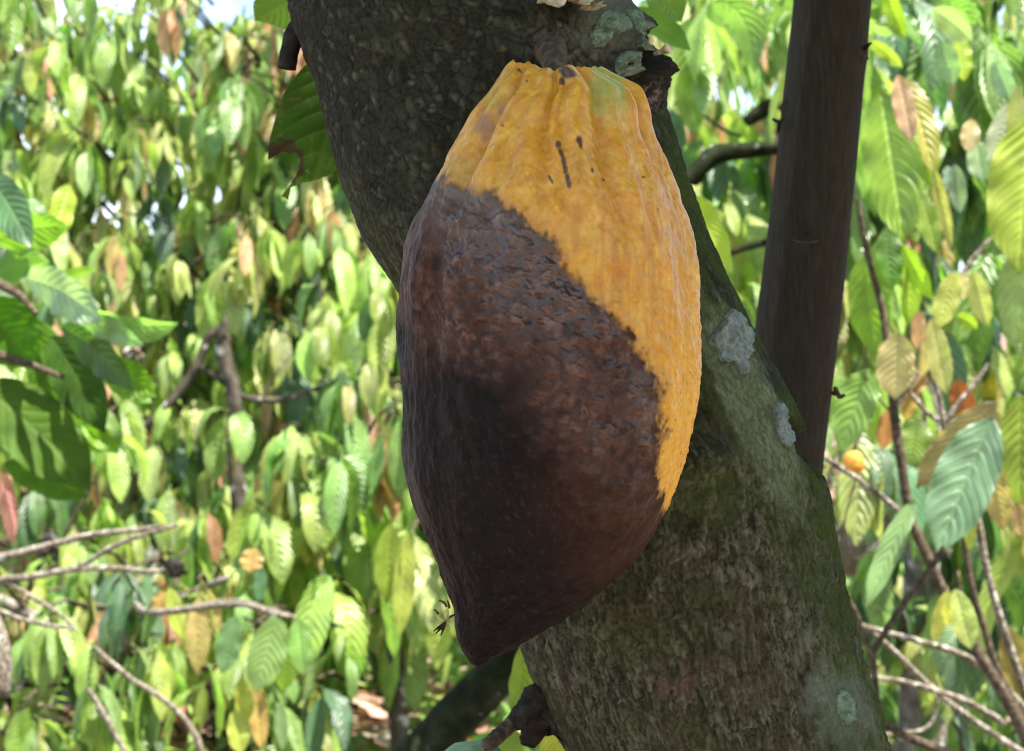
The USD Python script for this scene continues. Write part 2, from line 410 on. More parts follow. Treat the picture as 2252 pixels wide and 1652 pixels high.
LEAF = {
    "lime": ((.27, .38, .075), "leaf_young"), "yellowgreen": ((.36, .40, .12), "leaf_young"), "mid": ((.16, .26, .065), "leaf_mature"),
    "dark": ((.04, .095, .022), "leaf_mature"), "bluish": ((.08, .15, .07), "leaf_mature"), "salmon": ((.50, .27, .15), "leaf_young"),
    "tan": ((.42, .33, .12), "leaf_young"), "yellow": ((.52, .44, .05), "leaf_young"), "brown": ((.20, .085, .04), "leaf_dry"),
    "orange": ((.50, .19, .025), "leaf_dry"),
}


def tint(rng, c, s=.14):
    c = np.array(c) * rng.normal(1, s)
    return np.clip(c * (1 + rng.normal(0, .06, 3)), .008, .75)


EXTRA = [0]


class Tree:
    """a cacao tree or branch: trunk and limbs, then clusters of leaves"""

    def __init__(self, name, label, cat, seed, group=None):
        self.path = thing(name, label, cat, group)
        self.rng = np.random.default_rng(seed)
        self.leaves = []          # (size, inside, v, f, uv, albedo, mat)
        self.wood = []

    def branch(self, pts, r, mat="bark_dark", name="branch", sides=8, rough=.12, seg=.05, label=None):
        v, f = tube(pts, r, sides, seg, rough, seed=len(self.wood) + 3)
        return put(f"{self.path}/{name}", v, f, mat, label=label)

    def cluster(self, p, kinds, n=None, size=(.17, .26), twig=None, spread=1.0, nl=7):
        rng = self.rng
        n = n or rng.integers(5, 9)
        kind = rng.choice(list(kinds), p=np.array(list(kinds.values())) / sum(kinds.values()))
        a0 = rng.uniform(0, 6.28)
        if twig is not None:
            q = p + (twig - p) * .5 + np.array([0, 0, .1]) * np.linalg.norm(twig - p)
            for g0, g1, r0, r1 in ((twig, q, .010, .0065), (q, p, .0065, .004)):
                tri = np.array([[1, 0, 0], [-.5, 0, .87], [-.5, 0, -.87]])
                self.wood.append((np.vstack([g0 + tri * r0, g1 + tri * r1]), np.array([[0, 1, 4], [0, 4, 3], [1, 2, 5], [1, 5, 4], [2, 0, 3], [2, 3, 5]])))
        for i in range(n):
            k = kind
            if rng.random() < .16:
                k = rng.choice(list(kinds))
            limp = k in ("salmon", "tan")
            L = rng.uniform(*size) * rng.choice([.55, .75, .9, 1, 1, 1.2, 1.35]) * (.85 if limp else 1)
            p0 = math.radians(rng.uniform(-85, -60) if limp else rng.uniform(-80, -25)) * spread
            if not limp and rng.random() < .08:
                p0 = math.radians(rng.uniform(-5, 25))
            self.leaves.append((*(p + np.array([0, 0, -1]) * rng.uniform(0, .07) + rng.normal(0, .012, 3)), a0 + i * 2.4 + rng.normal(0, .35), L, L * rng.uniform(.28, .38), p0,
                                math.radians(rng.uniform(-97, -74)), rng.normal(0, .38), rng.uniform(.05, .5), rng.uniform(.02, .09), rng.normal(0, .6), *rng.uniform(0, 6.28, 2), *rng.uniform(1.6, 3.6, 2),
                                list(LEAF).index(k), *(np.ones(3) * rng.normal(1, .14) * (1 + rng.normal(0, .06, 3))), nl))

    def crown(self, c, r, n, kinds, hub=None, margin=260, keep=None, box=False, **kw):
        rng, made = self.rng, 0
        while made < n:
            q = rng.normal(size=3); q /= np.linalg.norm(q)
            p = np.array(c) + q * np.array(r) * rng.uniform(.25, 1.0) ** .5
            if box:
                p = np.array(c) + rng.uniform(-1, 1, 3) * np.array(r)
            x, y, d = project(p)
            made += 1
            if not (-margin < x < 2252 + margin and -margin * 1.6 < y < 1652 + margin) or (keep and not keep(x, y, d, p)):
                continue
            self.cluster(p, kinds, twig=None if hub is None else p + np.array([rng.normal(0, .10), rng.uniform(.15, .35), rng.uniform(-.16, .02)]), **kw)

    def finish(self, parts=300):
        q = np.array(self.leaves)
        nl = int(q[0, -1])
        v, f, uv = leaf_batch(q[:, :3], *q[:, 3:12].T, q[:, 12:14], q[:, 14:16], nl, 5, .025)
        kinds = list(LEAF)
        col = np.clip(np.array([LEAF[kinds[int(k)]][0] for k in q[:, 16]]) * q[:, 17:20], .008, .75)
        mats = np.array([LEAF[kinds[int(k)]][1] for k in q[:, 16]])
        x, y, d = project(v)
        size = (x.max(1) - x.min(1)) * (y.max(1) - y.min(1))
        ins = (x.max(1) > 0) & (x.min(1) < 2252) & (y.max(1) > 0) & (y.min(1) < 1652) & (d.min(1) > .2)
        order = [i for i in np.argsort(-size) if ins[i]][:parts]
        for i in order:
            put(self.path + "/leaf", v[i], f, mats[i], uv=uv, albedo=col[i])
        rest = np.ones(len(q), bool); rest[order] = False
        nv = v.shape[1]
        for mat in ("leaf_mature", "leaf_young", "leaf_dry"):
            r = np.nonzero(rest & (mats == mat))[0]
            if len(r):
                put(self.path + "/foliage", v[r].reshape(-1, 3), (f[None] + (np.arange(len(r)) * nv)[:, None, None]).reshape(-1, 3), mat, uv=np.tile(uv, (len(r), 1)), albedo=np.repeat(col[r], nv, 0), kind="stuff")
        if self.wood:
            v, f = join(self.wood)
            put(self.path + "/twigs", v, f, "twig_dark", kind="stuff")


def set_leaf(path, base, tip, wpx, kind, tilt=0.0, sag=0.0, d=None, rng=None, nl=26, nw=15, fold=.2, wav=.04, quilt=.014, col=None, twist=0.0, label=None, cup=0.0, cut=None, petiole=None, name="leaf", look=None):
    """a leaf set between two points (px, py, depth) given along the view of the photograph"""
    rng = rng or np.random.default_rng(int(abs(base[0] * 7 + tip[1] * 13)))
    a, b = at(*base), at(*tip)
    t = np.linspace(0, 1, nl)
    L = np.linalg.norm(b - a)
    mid = (a + b) / 2 + np.array([0, 0, sag * L])
    c = ((1 - t) ** 2)[:, None] * a + (2 * t * (1 - t))[:, None] * mid + (t ** 2)[:, None] * b
    dd = np.gradient(c, axis=0); dd /= np.linalg.norm(dd, axis=1, keepdims=True)
    view = CAM - (a + b) / 2; view /= np.linalg.norm(view)
    s = np.cross(dd, view); s /= np.linalg.norm(s, axis=1, keepdims=True)
    n = np.cross(s, dd)
    tl = math.radians(tilt)
    s, n = s * math.cos(tl) + n * math.sin(tl), n * math.cos(tl) - s * math.sin(tl)
    W = wpx * mpp((base[2] + tip[2]) / 2)
    v, f, uv = leaf_grid(c, s, n, W, nl, nw, fold, wav, rng, quilt, twist, cup)
    c0, mat = LEAF[kind]
    al = tint(rng, col or c0, .05) * np.ones((len(v), 1))
    if cut is not None:
        f, al = cut(v, f, al)
    if petiole is not None:
        q = at(*petiole)
        tv, tf = tube([q, (q + a) / 2 + np.array([0, 0, .004]), a], [W * .03, W * .022], 6, .01)
        f = np.vstack([f, tf + len(v)])
        uv = np.vstack([uv, np.tile([[.5, .02]], (len(tv), 1))]); al = np.vstack([al, np.broadcast_to(al[0], (len(tv), 3))])
        v = np.vstack([v, tv])
    mat = look or mat.replace("leaf_", "leaf_near_")
    return put(f"{path}/{name}", v, f, mat, uv=uv, albedo=al, label=label)


# ------------------------------------------------------------------ ground
def ground_z(x, y):
    y = np.asarray(y, float); x = np.asarray(x, float)
    z = np.interp(y, [-200, 1.5, 3, 6, 8, 12, 25, 60, 400], [-.3, -.02, .03, .34, .62, 1.5, 3.6, 8, 30])
    return z + (meshkit.fbm(np.stack([x * .8, y * .8, np.zeros_like(x)], -1), 3, 5) - .5) * np.clip(.25, 0, 1)


gx = np.r_[np.linspace(-300, -9, 14), np.linspace(-8, 8, 110), np.linspace(9, 300, 14)]
gy = np.r_[np.linspace(-150, -3, 12), np.linspace(-2, 14, 110), np.linspace(15, 400, 24)]
X, Y = np.meshgrid(gx, gy)
p = put("/World/ground", np.stack([X, Y, ground_z(X, Y)], -1).reshape(-1, 3), grid_faces(len(gx), len(gy)), "ground_soil", kind="structure")

rng = np.random.default_rng(11)
parts = []
for i in range(3400):
    y = rng.uniform(3.2, 11); x = rng.uniform(-.42, .42) * y
    b = np.array([x, y, ground_z(x, y) + rng.uniform(.015, .06)])
    L = rng.uniform(.12, .24)
    v, f, uv = hang_leaf(b, rng.uniform(0, 6.28), L, L * .38, rng.uniform(-.3, .3), rng.uniform(-.4, .4), rng.normal(0, .7), rng, nl=6, nw=3, wav=.08, petiole=0)
    parts.append((v, f, uv, tint(rng, [(.24, .15, .10), (.33, .23, .17), (.17, .10, .06), (.42, .33, .26)][rng.integers(4)])))
v, f, uv, al = join(parts)
p = put("/World/leaf_litter", v, f, "leaf_dry", uv=uv, albedo=al, kind="stuff", label="dry brown and pinkish fallen leaves covering the slope")
p.SetCustomDataByKey("category", "leaf litter")
parts = []
for i in range(900):
    y = rng.uniform(3.4, 10); x = rng.uniform(-.40, .40) * y
    if meshkit.fbm(np.array([x * 1.1, y * 1.1, 3.3]), 2, 9) < .42:
        continue
    hgt = rng.uniform(.06, .28)
    b = np.array([x, y, ground_z(x, y) + hgt])
    tv, tf = tube([b - [0, 0, hgt], b], [.004, .003], 3, 1, caps=False)
    c = tint(rng, [(.20, .32, .05), (.12, .24, .03), (.28, .36, .08)][rng.integers(3)])
    parts.append((tv, tf, np.full((len(tv), 2), .5), c))
    for k in range(rng.integers(5, 10)):
        L = rng.uniform(.06, .13)
        v, f, uv = hang_leaf(b - [0, 0, rng.uniform(0, hgt * .6)], k * 2.4 + rng.uniform(0, 1), L, L * .45, rng.uniform(-.2, .6), rng.uniform(-.9, 0), rng.normal(0, .3), rng, nl=5, nw=3, petiole=.01)
        parts.append((v, f, uv, c * rng.normal(1, .1)))
v, f, uv, al = join(parts)
p = put("/World/ground_cover", v, f, "leaf_young", uv=uv, albedo=np.clip(al, .01, .8), kind="stuff", label="bright green low plants growing over the slope")
p.SetCustomDataByKey("category", "ground plants")

# ------------------------------------------------------------------ main trunk
LPX = np.array([(-3600, -900), (-1800, 0), (-900, 380), (-300, 575), (0, 641), (60, 650), (120, 672), (200, 702), (300, 728), (370, 745), (450, 775), (520, 803), (620, 862), (700, 905), (850, 968), (1000, 1020), (1200, 1085), (1423, 1148), (1518, 1184), (1603, 1226), (1652, 1250), (1900, 1350), (2600, 1560), (4000, 1760), (5200, 1800), (7200, 1780)], float)
RPX = np.array([(-3600, -350), (-1800, 640), (-900, 1080), (-300, 1290), (0, 1374), (40, 1398), (80, 1428), (130, 1446), (200, 1452), (280, 1478), (400, 1512), (480, 1540), (600, 1592), (700, 1642), (800, 1690), (920, 1750), (1000, 1786), (1060, 1804), (1240, 1842), (1400, 1878), (1500, 1905), (1652, 1947), (1900, 2020), (2600, 2200), (4000, 2420), (5200, 2520), (7200, 2660)], float)
lf, rf = PchipInterpolator(LPX[:, 0], LPX[:, 1]), PchipInterpolator(RPX[:, 0], RPX[:, 1])
DT = 0.730
m1 = mpp(DT)


def trunk_surface(py, th):
    """points of the smooth trunk (py rows, th angle from facing the camera, + = right)"""
    L, R = lf(py), rf(py)
    hw = (R - L) / 2 * m1
    dep = np.clip(hw * .93, .05, .2)
    return at((L + R) / 2, py, np.full(np.shape(py), DT)) + (hw * np.sin(th))[..., None] * RIGHT - (dep * np.cos(th))[..., None] * FWD


py_rows = np.r_[np.linspace(-3600, -120, 60), np.linspace(-110, 1760, 640), np.linspace(1790, 7000, 60)]
thf = np.radians(np.linspace(-98, 98, 350)); thb = np.radians(np.linspace(104, 256, 30))
th_c = np.r_[thf, thb]
PY, TH = np.meshgrid(py_rows, th_c, indexing="ij")
P0 = trunk_surface(PY, TH)
N0 = np.sin(TH)[..., None] * RIGHT - np.cos(TH)[..., None] * FWD
hw_row = (rf(PY) - lf(PY)) / 2
PXg, PYg, _ = project(P0)                                    # where a point of the front shows
S = PY * m1                                                  # along
A = TH * .077                                                # around
grain = A - .0 * S
rngt = np.random.default_rng(4)


def cells(a, s, ca, cs, seed, jitter=1.0):
    """2-D cell pattern: (F2-F1, random value of the nearest cell)"""
    r = np.random.default_rng(seed)
    lo_a, hi_a, lo_s, hi_s = a.min() - .02, a.max() + .02, s.min() - .02, s.max() + .02
    n = int((hi_a - lo_a) * (hi_s - lo_s) / (ca * cs))
    q = np.stack([r.uniform(lo_a, hi_a, n) / ca, r.uniform(lo_s, hi_s, n) / cs], 1)
    d, i = cKDTree(q).query(np.stack([a.ravel() / ca, s.ravel() / cs], 1), k=2)
    return (d[:, 1] - d[:, 0]).reshape(a.shape), r.random(n)[i[:, 0]].reshape(a.shape), d[:, 0].reshape(a.shape)


def nz(scale, octaves=3, seed=0, sa=1.0, ss=1.0):
    return meshkit.fbm(np.stack([A * scale * sa, S * scale * ss, np.full_like(A, seed * 3.7)], -1), octaves, seed)


warp_a, warp_s = (nz(160, 2, 21) - .5) * .006, (nz(160, 2, 22) - .5) * .008
e1, id1, c1 = cells(A + warp_a, S + warp_s, .0040, .0046, 1)                       # small scaly plates of the upper trunk
shear = A + .12 * S
e2, id2, c2 = cells(shear + warp_a * 1.6, S + warp_s * 1.5, .0020, .0075, 2)           # flaky, steep ridges below
low = np.clip((PYg - 520 + (nz(30, 2, 30) - .5) * 500 - (PXg - 1200) * .55) / 420, 0, 1)     # 0 = scaly top, 1 = flaky foot
big = nz(26, 3, 31)
fine = nz(520, 3, 32)
plate1 = np.clip(e1 / .35, 0, 1) ** .6 * (.45 + .55 * id1)
plate2 = np.clip(e2 / .45, 0, 1) ** .8 * (.25 + .75 * id2) * (.5 + nz(120, 2, 33))
H = (1 - low) * (plate1 * .0011 + (fine - .5) * .0010) + low * (plate2 * .0014 + (fine - .5) * .0016 + (nz(240, 3, 34, 1, .30) - .5) * .0030) + (big - .5) * .006


def blob(cx, cy, rx, ry, rot=0.0, edge=.25, rough=.35, seed=0, sc=90):
    """soft mask of an uneven patch on the trunk front, in photograph coordinates"""
    c, s_ = math.cos(rot), math.sin(rot)
    x, y = PXg - cx, PYg - cy
    q = np.hypot((x * c + y * s_) / rx, (-x * s_ + y * c) / ry)
    q = q + (nz(sc, 3, seed + 50) - .5) * rough * 2
    return np.clip((1 + edge / 2 - q) / edge, 0, 1) * (np.abs(TH) < 1.9)


knob = blob(1415, 130, 62, 95, .25, .9, .3, 1)
knobhole = blob(1418, 112, 30, 44, .2, .5, .25, 2) + blob(1375, 215, 55, 60, -.5, .6, .5, 3, 200) * .5
hole2 = blob(1530, 905, 34, 20, -.3, .9, .9, 4, 260) + blob(1500, 1150, 34, 22, .5, .9, .9, 5, 260)
edgeholes = blob(1775, 985, 16, 60, -.45, .5, .6, 6, 200)
stubswell = blob(1185, 1560, 80, 80, 0, 1.0, .2, 7)
H += knob * (.007 + .006 * (nz(300, 3, 41) - .5) * 2) - np.clip(knobhole, 0, 1) * .012 - np.clip(hole2, 0, 1) * .003 - edgeholes * .008
H += blob(1545, 1010, 55, 40, -.3, .9, .4, 8, 160) * .006 + blob(1240, 40, 120, 60, 0, 1.0, .2, 9) * .004
Ptr = P0 + H[..., None] * N0


def mixc(c, m, col):
    return c * (1 - m[..., None]) + np.asarray(col) * m[..., None]


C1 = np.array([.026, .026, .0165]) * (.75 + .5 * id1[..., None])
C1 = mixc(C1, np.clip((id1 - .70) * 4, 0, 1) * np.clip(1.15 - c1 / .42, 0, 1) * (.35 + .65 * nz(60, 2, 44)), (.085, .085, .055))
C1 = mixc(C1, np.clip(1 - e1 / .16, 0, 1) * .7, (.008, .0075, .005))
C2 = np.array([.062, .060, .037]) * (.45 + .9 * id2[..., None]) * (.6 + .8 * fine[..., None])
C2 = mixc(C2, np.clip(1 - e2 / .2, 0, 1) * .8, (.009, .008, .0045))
C2 = mixc(C2, np.clip((nz(130, 4, 35) - .60) * 9, 0, 1) * .6, (.12, .12, .08))
C2 = mixc(C2, np.clip((nz(45, 3, 36) - .60) * 9, 0, 1) * .28, (.065, .040, .029))
grn = meshkit.fbm(np.stack([(A + .12 * S) * 900, S * 170, np.full_like(A, 5.5)], -1), 3, 91)
C2 = C2 * (.45 + 1.1 * np.clip((grn - .25) * 2, 0, 1)[..., None])
C2 = mixc(C2, np.clip((grn - .66) * 9, 0, 1) * .6, (.12, .125, .085))
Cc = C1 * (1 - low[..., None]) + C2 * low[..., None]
Cc = Cc * (.84 + .32 * nz(18, 3, 37)[..., None])
moss = np.clip((PXg - (rf(PY) - 62 - 60 * nz(40, 2, 38))) / 30, 0, 1) * (PYg > 240) * np.clip(.55 + (nz(90, 3, 39) - .5) * 3, 0, 1)
Cc = mixc(Cc, moss * .85, np.array([.036, .056, .009]))
moss2 = np.clip(blob(1570, 800, 60, 300, -.42, .8, .5, 10) + blob(1560, 1080, 80, 80, -.4, .7, .5, 11), 0, 1)
Cc = mixc(Cc, moss2 * .6 * (.3 + nz(200, 2, 12)), (.038, .054, .010))
pale = np.clip(blob(1655, 900, 58, 260, -.42, .35, .45, 12, 140), 0, 1)
Cc = mixc(Cc, pale * .8 * np.clip(.35 + e2 * 1.6, 0, 1), np.array([.135, .158, .092]))
Cc = mixc(Cc, np.clip(blob(1760, 1300, 75, 290, -.3, .6, .6, 13, 120), 0, 1) * .30 * np.clip(e2 * 3, 0, 1), (.105, .115, .068))
Cc = mixc(Cc, np.clip(blob(1850, 1560, 60, 110, -.3, .5, .7, 14, 150), 0, 1) * .6, (.12, .14, .10))
Cc = mixc(Cc, np.clip(blob(1350, 40, 95, 75, 0, .5, .7, 15, 170), 0, 1) * .55, (.12, .13, .095))
Cc = mixc(Cc, np.clip(blob(1260, 90, 110, 70, 0, .8, .4, 16, 170), 0, 1) * .4 * np.clip(e1 * 3, 0, 1), (.085, .085, .055))
Cc = mixc(Cc, np.clip(knob, 0, 1) * .7, np.array([.02, .016, .011]))
Cc = mixc(Cc, np.clip(blob(1410, 230, 36, 50, 0, .5, .6, 17, 260), 0, 1) * np.clip((fine - .5) * 8, 0, 1), (.15, .11, .09))
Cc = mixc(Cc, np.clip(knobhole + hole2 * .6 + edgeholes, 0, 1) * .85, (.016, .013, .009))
Cc = mixc(Cc, np.clip(blob(1480, 1490, 60, 45, .3, .4, .8, 18, 150), 0, 1) * .5 * (id2 > .3), (.095, .058, .044))
Cc = mixc(Cc, np.clip(blob(1640, 1490, 110, 70, .2, .6, .8, 19, 110), 0, 1) * .22, (.07, .044, .033))
Cc = np.clip(mixc(Cc, np.clip(low * (.12 + (nz(34, 3, 45) - .5) * 2.2), 0, .6), np.array([.030, .037, .012]) ), .005, .7)

main = thing("cacao_tree", "thick leaning mossy trunk carrying the big two-toned pod", "tree")
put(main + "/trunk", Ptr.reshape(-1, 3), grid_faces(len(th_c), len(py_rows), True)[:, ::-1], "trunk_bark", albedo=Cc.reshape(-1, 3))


def trunk_par(X, Y):
    """(row, angle) of the trunk point that shows at picture position (X, Y)"""
    X, Y = np.asarray(X, float), np.asarray(Y, float)
    px, py = X.copy(), Y.copy()
    for _ in range(12):
        L, R = lf(py), rf(py)
        s_ = np.clip((px - (L + R) / 2) / ((R - L) / 2), -1, 1)
        d = DT - np.clip((R - L) / 2 * m1 * .93, .05, .2) * np.sqrt(1 - s_ ** 2)
        px, py = 1126 + (X - 1126) * d / DT, 826 + (Y - 826) * d / DT
    return py, np.arcsin(s_)


def trunk_pt(X, Y, lift=0.0):
    py, th = trunk_par(X, Y)
    n = np.sin(th)[..., None] * RIGHT - np.cos(th)[..., None] * FWD
    return trunk_surface(py, th) + np.asarray(lift)[..., None] * n


from scipy.interpolate import RegularGridInterpolator
H_AT = RegularGridInterpolator((py_rows, thf), H[:, :len(thf)], bounds_error=False, fill_value=0.0)


def crust(path, name, poly, mat, lift, seed, frill=.0015, n=150, label=None):
    """thin lichen crust that follows the bark: poly = outline in photograph coordinates"""
    from shapely.geometry import Polygon
    from shapely import contains_xy
    r = np.random.default_rng(seed)
    poly = np.array(poly, float)
    s = np.linspace(0, len(poly), n, endpoint=False)
    cl = np.vstack([poly, poly[:1]])
    o = CubicSpline(np.arange(len(cl)), cl, bc_type="periodic")(s)
    cen = o.mean(0)
    k = 1 + (meshkit.fbm(np.stack([np.cos(s / len(poly) * 6.283) * 6, np.sin(s / len(poly) * 6.283) * 6, np.full(n, seed)], -1), 3, seed) - .5) * .2
    o = cen + (o - cen) * k[:, None] * .88
    rings = np.r_[np.linspace(0.02, .9, 14), .95, 1.0, 1.02]
    pts = cen + (o - cen)[None] * rings[:, None, None]
    px, py = pts[..., 0], pts[..., 1]
    base = trunk_pt(px, py)
    prow, th = trunk_par(px, py)
    nn = np.sin(th)[..., None] * RIGHT - np.cos(th)[..., None] * FWD
    h = .0016 + H_AT(np.stack([prow, th], -1)) * .8 + (lift - .004) * .12 + (meshkit.fbm(np.stack([px * .09, py * .09, np.full_like(px, seed)], -1), 3, seed) - .5) * frill * 2
    prof = np.r_[np.zeros(14), .0003, .0001, -.003]
    v = base + (h + prof[:, None])[..., None] * nn
    v = np.vstack([v.reshape(-1, 3)])
    f = grid_faces(n, len(rings), True)
    put(f"{path}/{name}", v, f, mat, label=label)


crust(main, "lichen_patch", [(1600, 674), (1632, 690), (1650, 730), (1652, 772), (1640, 800), (1644, 822), (1630, 828), (1614, 798), (1590, 800), (1568, 765), (1562, 735), (1580, 715)], "pale_crust", .0058, 3, label="larger pale grey lichen patch")
crust(main, "lichen_patch", [(1703, 880), (1722, 890), (1726, 925), (1742, 955), (1735, 985), (1718, 978), (1702, 940), (1698, 905)], "pale_crust", .0058, 5, label="narrow pale grey lichen patch near the trunk edge")
crust(main, "lichen_patch", [(1300, 40), (1335, 20), (1372, 45), (1362, 72), (1330, 95), (1312, 112), (1285, 92)], "green_crust", .0062, 7, frill=.003, label="frilly pale green lichen above the pod")
crust(main, "lichen_patch", [(1360, 30), (1385, 20), (1420, 75), (1452, 105), (1440, 115), (1405, 92), (1380, 70)], "green_crust", .0085, 8, frill=.003)
crust(main, "lichen_patch", [(1345, 130), (1375, 112), (1395, 140), (1380, 170), (1352, 168)], "green_crust", .0075, 9, frill=.003)
crust(main, "lichen_patch", [(1838, 1515), (1862, 1530), (1868, 1580), (1852, 1600), (1834, 1560)], "green_crust", .0045, 10)
for k_, (cx, cy, r_) in enumerate([(1190, 14, 26), (1243, 12, 22), (1262, 30, 15)]):
    rr = np.random.default_rng(60 + k_)
    a = np.linspace(-1.9, 1.9, 30); q = np.linspace(0, 1, 8)
    Q, Aa = np.meshgrid(q, a, indexing="ij")
    wav = 1 + .14 * np.sin(Aa * 5 + k_) + .07 * np.sin(Aa * 11)
    rad = r_ * Q * wav
    px = cx + rad * np.sin(Aa) * 1.15; py = cy - 6 + rad * np.cos(Aa) * 1.0
    lift = .003 + .009 * Q ** 1.6 + .0015 * np.sin(Aa * 7) * Q
    lift = lift + np.maximum(H_AT(np.stack(trunk_par(px, py), -1)), 0) + .001
    top = trunk_pt(px, py, lift); bot = trunk_pt(px, py, lift - .0022 * (1.1 - Q) - .0005)
    n1 = top.reshape(-1, 3); n2 = bot.reshape(-1, 3)
    g = grid_faces(30, 8)
    rim = np.arange(7 * 30, 8 * 30)
    rimf = np.stack([rim[:-1], rim[1:], rim[1:] + 240, rim[:-1] + 240], 1)
    put(main + "/bracket_fungus", np.vstack([n1, n2]), np.vstack([g, g[:, ::-1] + 240, rimf]), "fungus_cream")
# broken stubs of the trunk
v, f = tube(pxpath([(690, 60, .74), (655, 72, .735), (640, 100, .733), (634, 128, .732), (631, 152, .732)], 0), [.0075, .0062, .0047, .0046, .0044], 12, .002, .10, 3)
put(main + "/broken_twig", v, f, "stub_black", label="short black snapped twig on the left edge of the trunk")
v, f = tube(pxpath([(1230, 1540, .72), (1195, 1530, .715), (1165, 1555, .71), (1128, 1592, .705)], 0), [.012, .0085, .006, .0045], 14, .0015, .35, 5)
v2, f2 = tube(pxpath([(1225, 1560, .725), (1185, 1565, .72), (1170, 1610, .72), (1162, 1640, .72)], 0), [.016, .010, .0062, .0042], 14, .0015, .40, 9)
v3, f3 = tube(pxpath([(1140, 1575, .715), (1104, 1612, .70), (1070, 1640, .69)], 0), [.004, .0036, .0034], 10, .002, .12, 6)
v, f = join([(v, f), (v2, f2)])
put(main + "/broken_branch", v, f, "stub_black", label="ragged dark broken branch low on the left of the trunk")
put(main + "/twig", v3, f3, "twig_dark")
# little pale bud on the knob
v, f = tube(pxpath([(1440, 118, .70), (1458, 112, .695), (1470, 106, .693)], 0), [.0012, .0013, .0028], 8, .001, .1, 3)
put(main + "/bud", v, f, "fungus_cream")

# limbs and shading crown of the main tree, above the frame
mtree = Tree.__new__(Tree)
mtree.path, mtree.rng, mtree.leaves, mtree.wood = main, np.random.default_rng(77), [], []
top = trunk_surface(np.array([-3500.0]), np.array([np.pi / 2]))[0] * .5 + trunk_surface(np.array([-3500.0]), np.array([-np.pi / 2]))[0] * .5
for ang, ln in ((.3, 1.5), (1.5, 1.5), (2.4, 1.7), (3.6, 1.3), (5.0, 1.2)):
    e = top + np.array([math.sin(ang) * ln, math.cos(ang) * ln, .55])
    mtree.branch([top - [0, 0, .1], top * .55 + e * .45 + np.array([0, 0, .12]), e], [.06, .04, .016], "bark_grey", name="limb")
mc = np.array([.45, .12, 2.95])
for i in range(760):
    q = mtree.rng.normal(size=3); q /= np.linalg.norm(q)
    p = mc + q * np.array([1.7, 1.35, .5]) * mtree.rng.uniform(.1, 1) ** .4
    if i >= 480:
        p = np.array([.92, .22, 2.75]) + q * np.array([.62, .62, .35]) * mtree.rng.uniform(.1, 1) ** .4
    if i >= 700:
        p = np.array([.58, .14, 2.80]) + q * np.array([.38, .38, .25])
    if p[2] - .36 < CAM[2] + max(p[1], 0) * .36 + .12:
        continue
    mtree.cluster(p, {"mid": 3, "dark": 4, "lime": 1}, nl=5)
mtree.finish(0)

# the rest of the plantation, around and behind the viewer
ro = np.random.default_rng(88)
parts = []
for cx, cy, cz, rx, ry, rz, n in ((-3.6, .4, 2.0, 1.3, 1.6, 1.1, 90), (-2.6, -2.9, 2.0, 1.7, 1.1, 1.2, 110), (.2, -3.8, 1.3, 1.5, 1.0, .75, 80), (3.1, -2.8, 2.0, 1.7, 1.1, 1.2, 110), (4.0, .6, 2.0, 1.3, 1.6, 1.2, 90)):
    for i in range(n):
        q = ro.normal(size=3); q /= np.linalg.norm(q)
        p = np.array([cx, cy, cz]) + q * np.array([rx, ry, rz]) * ro.uniform(.3, 1) ** .4
        x, y, d = project(p)
        if d > .1 and -350 < x < 2600:
            continue
        a0 = ro.uniform(0, 6.28)
        c = tint(ro, LEAF[["mid", "dark", "lime", "bluish"][ro.integers(4)]][0])
        for k in range(6):
            L = ro.uniform(.22, .32)
            v, f, uv = hang_leaf(p + ro.normal(0, .03, 3), a0 + k * 2.4, L, L * .36, ro.uniform(-1.2, -.2), ro.uniform(-1.6, -1.3), ro.normal(0, .3), ro, nl=5, nw=3)
            parts.append((v, f, uv, c))
v, f, uv, al = join(parts)
p = put("/World/surrounding_foliage", v, f, "leaf_mature", uv=uv, albedo=al, kind="stuff", label="leafy crowns of the plantation around and behind the viewer")
p.SetCustomDataByKey("category", "foliage")

# ------------------------------------------------------------------ the pod
DP = 0.600
m2 = mpp(DP)
PL = PchipInterpolator([138, 150, 175, 200, 250, 300, 350, 400, 450, 500, 550, 600, 650, 700, 800, 900, 1000, 1050, 1100, 1150, 1200, 1250, 1300, 1350, 1400, 1430, 1450, 1460, 1466],
                       [1132, 1118, 1100, 1085, 1045, 1018, 986, 955, 930, 906, 890, 880, 875, 874, 878, 884, 888, 893, 905, 925, 945, 966, 984, 999, 1006, 1016, 1028, 1038, 1050])
PR = PchipInterpolator([138, 150, 165, 180, 200, 250, 300, 350, 400, 450, 500, 550, 600, 700, 800, 900, 1000, 1050, 1100, 1150, 1200, 1250, 1300, 1350, 1400, 1430, 1450, 1460, 1466],
                       [1322, 1345, 1370, 1388, 1408, 1428, 1440, 1463, 1486, 1505, 1520, 1530, 1536, 1538, 1539, 1532, 1510, 1495, 1476, 1453, 1422, 1380, 1325, 1255, 1168, 1118, 1084, 1070, 1058])
ring_y = np.r_[np.full(8, 138), 138 + (1466 - 138) * (np.linspace(0, 1, 500) ** 1.0), 1467]
shrink = np.r_[np.linspace(.18, .96, 8) ** .8, np.ones(500), .02]
dip = np.r_[np.linspace(26, 1, 8), np.zeros(501)]              # the shoulder sinks towards the stalk
th = np.r_[np.linspace(-1.75, 1.75, 400), np.linspace(1.82, 2 * np.pi - 1.82, 36)]
nth = len(th)
th = np.where(th > np.pi, th - 2 * np.pi, th)
RY, THp = np.meshgrid(ring_y, th, indexing="ij")
SH, DI = shrink[:, None], dip[:, None]
cxp = (PL(np.minimum(RY, 1466)) + PR(np.minimum(RY, 1466))) / 2
hwp = (PR(np.minimum(RY, 1466)) - PL(np.minimum(RY, 1466))) / 2 * SH
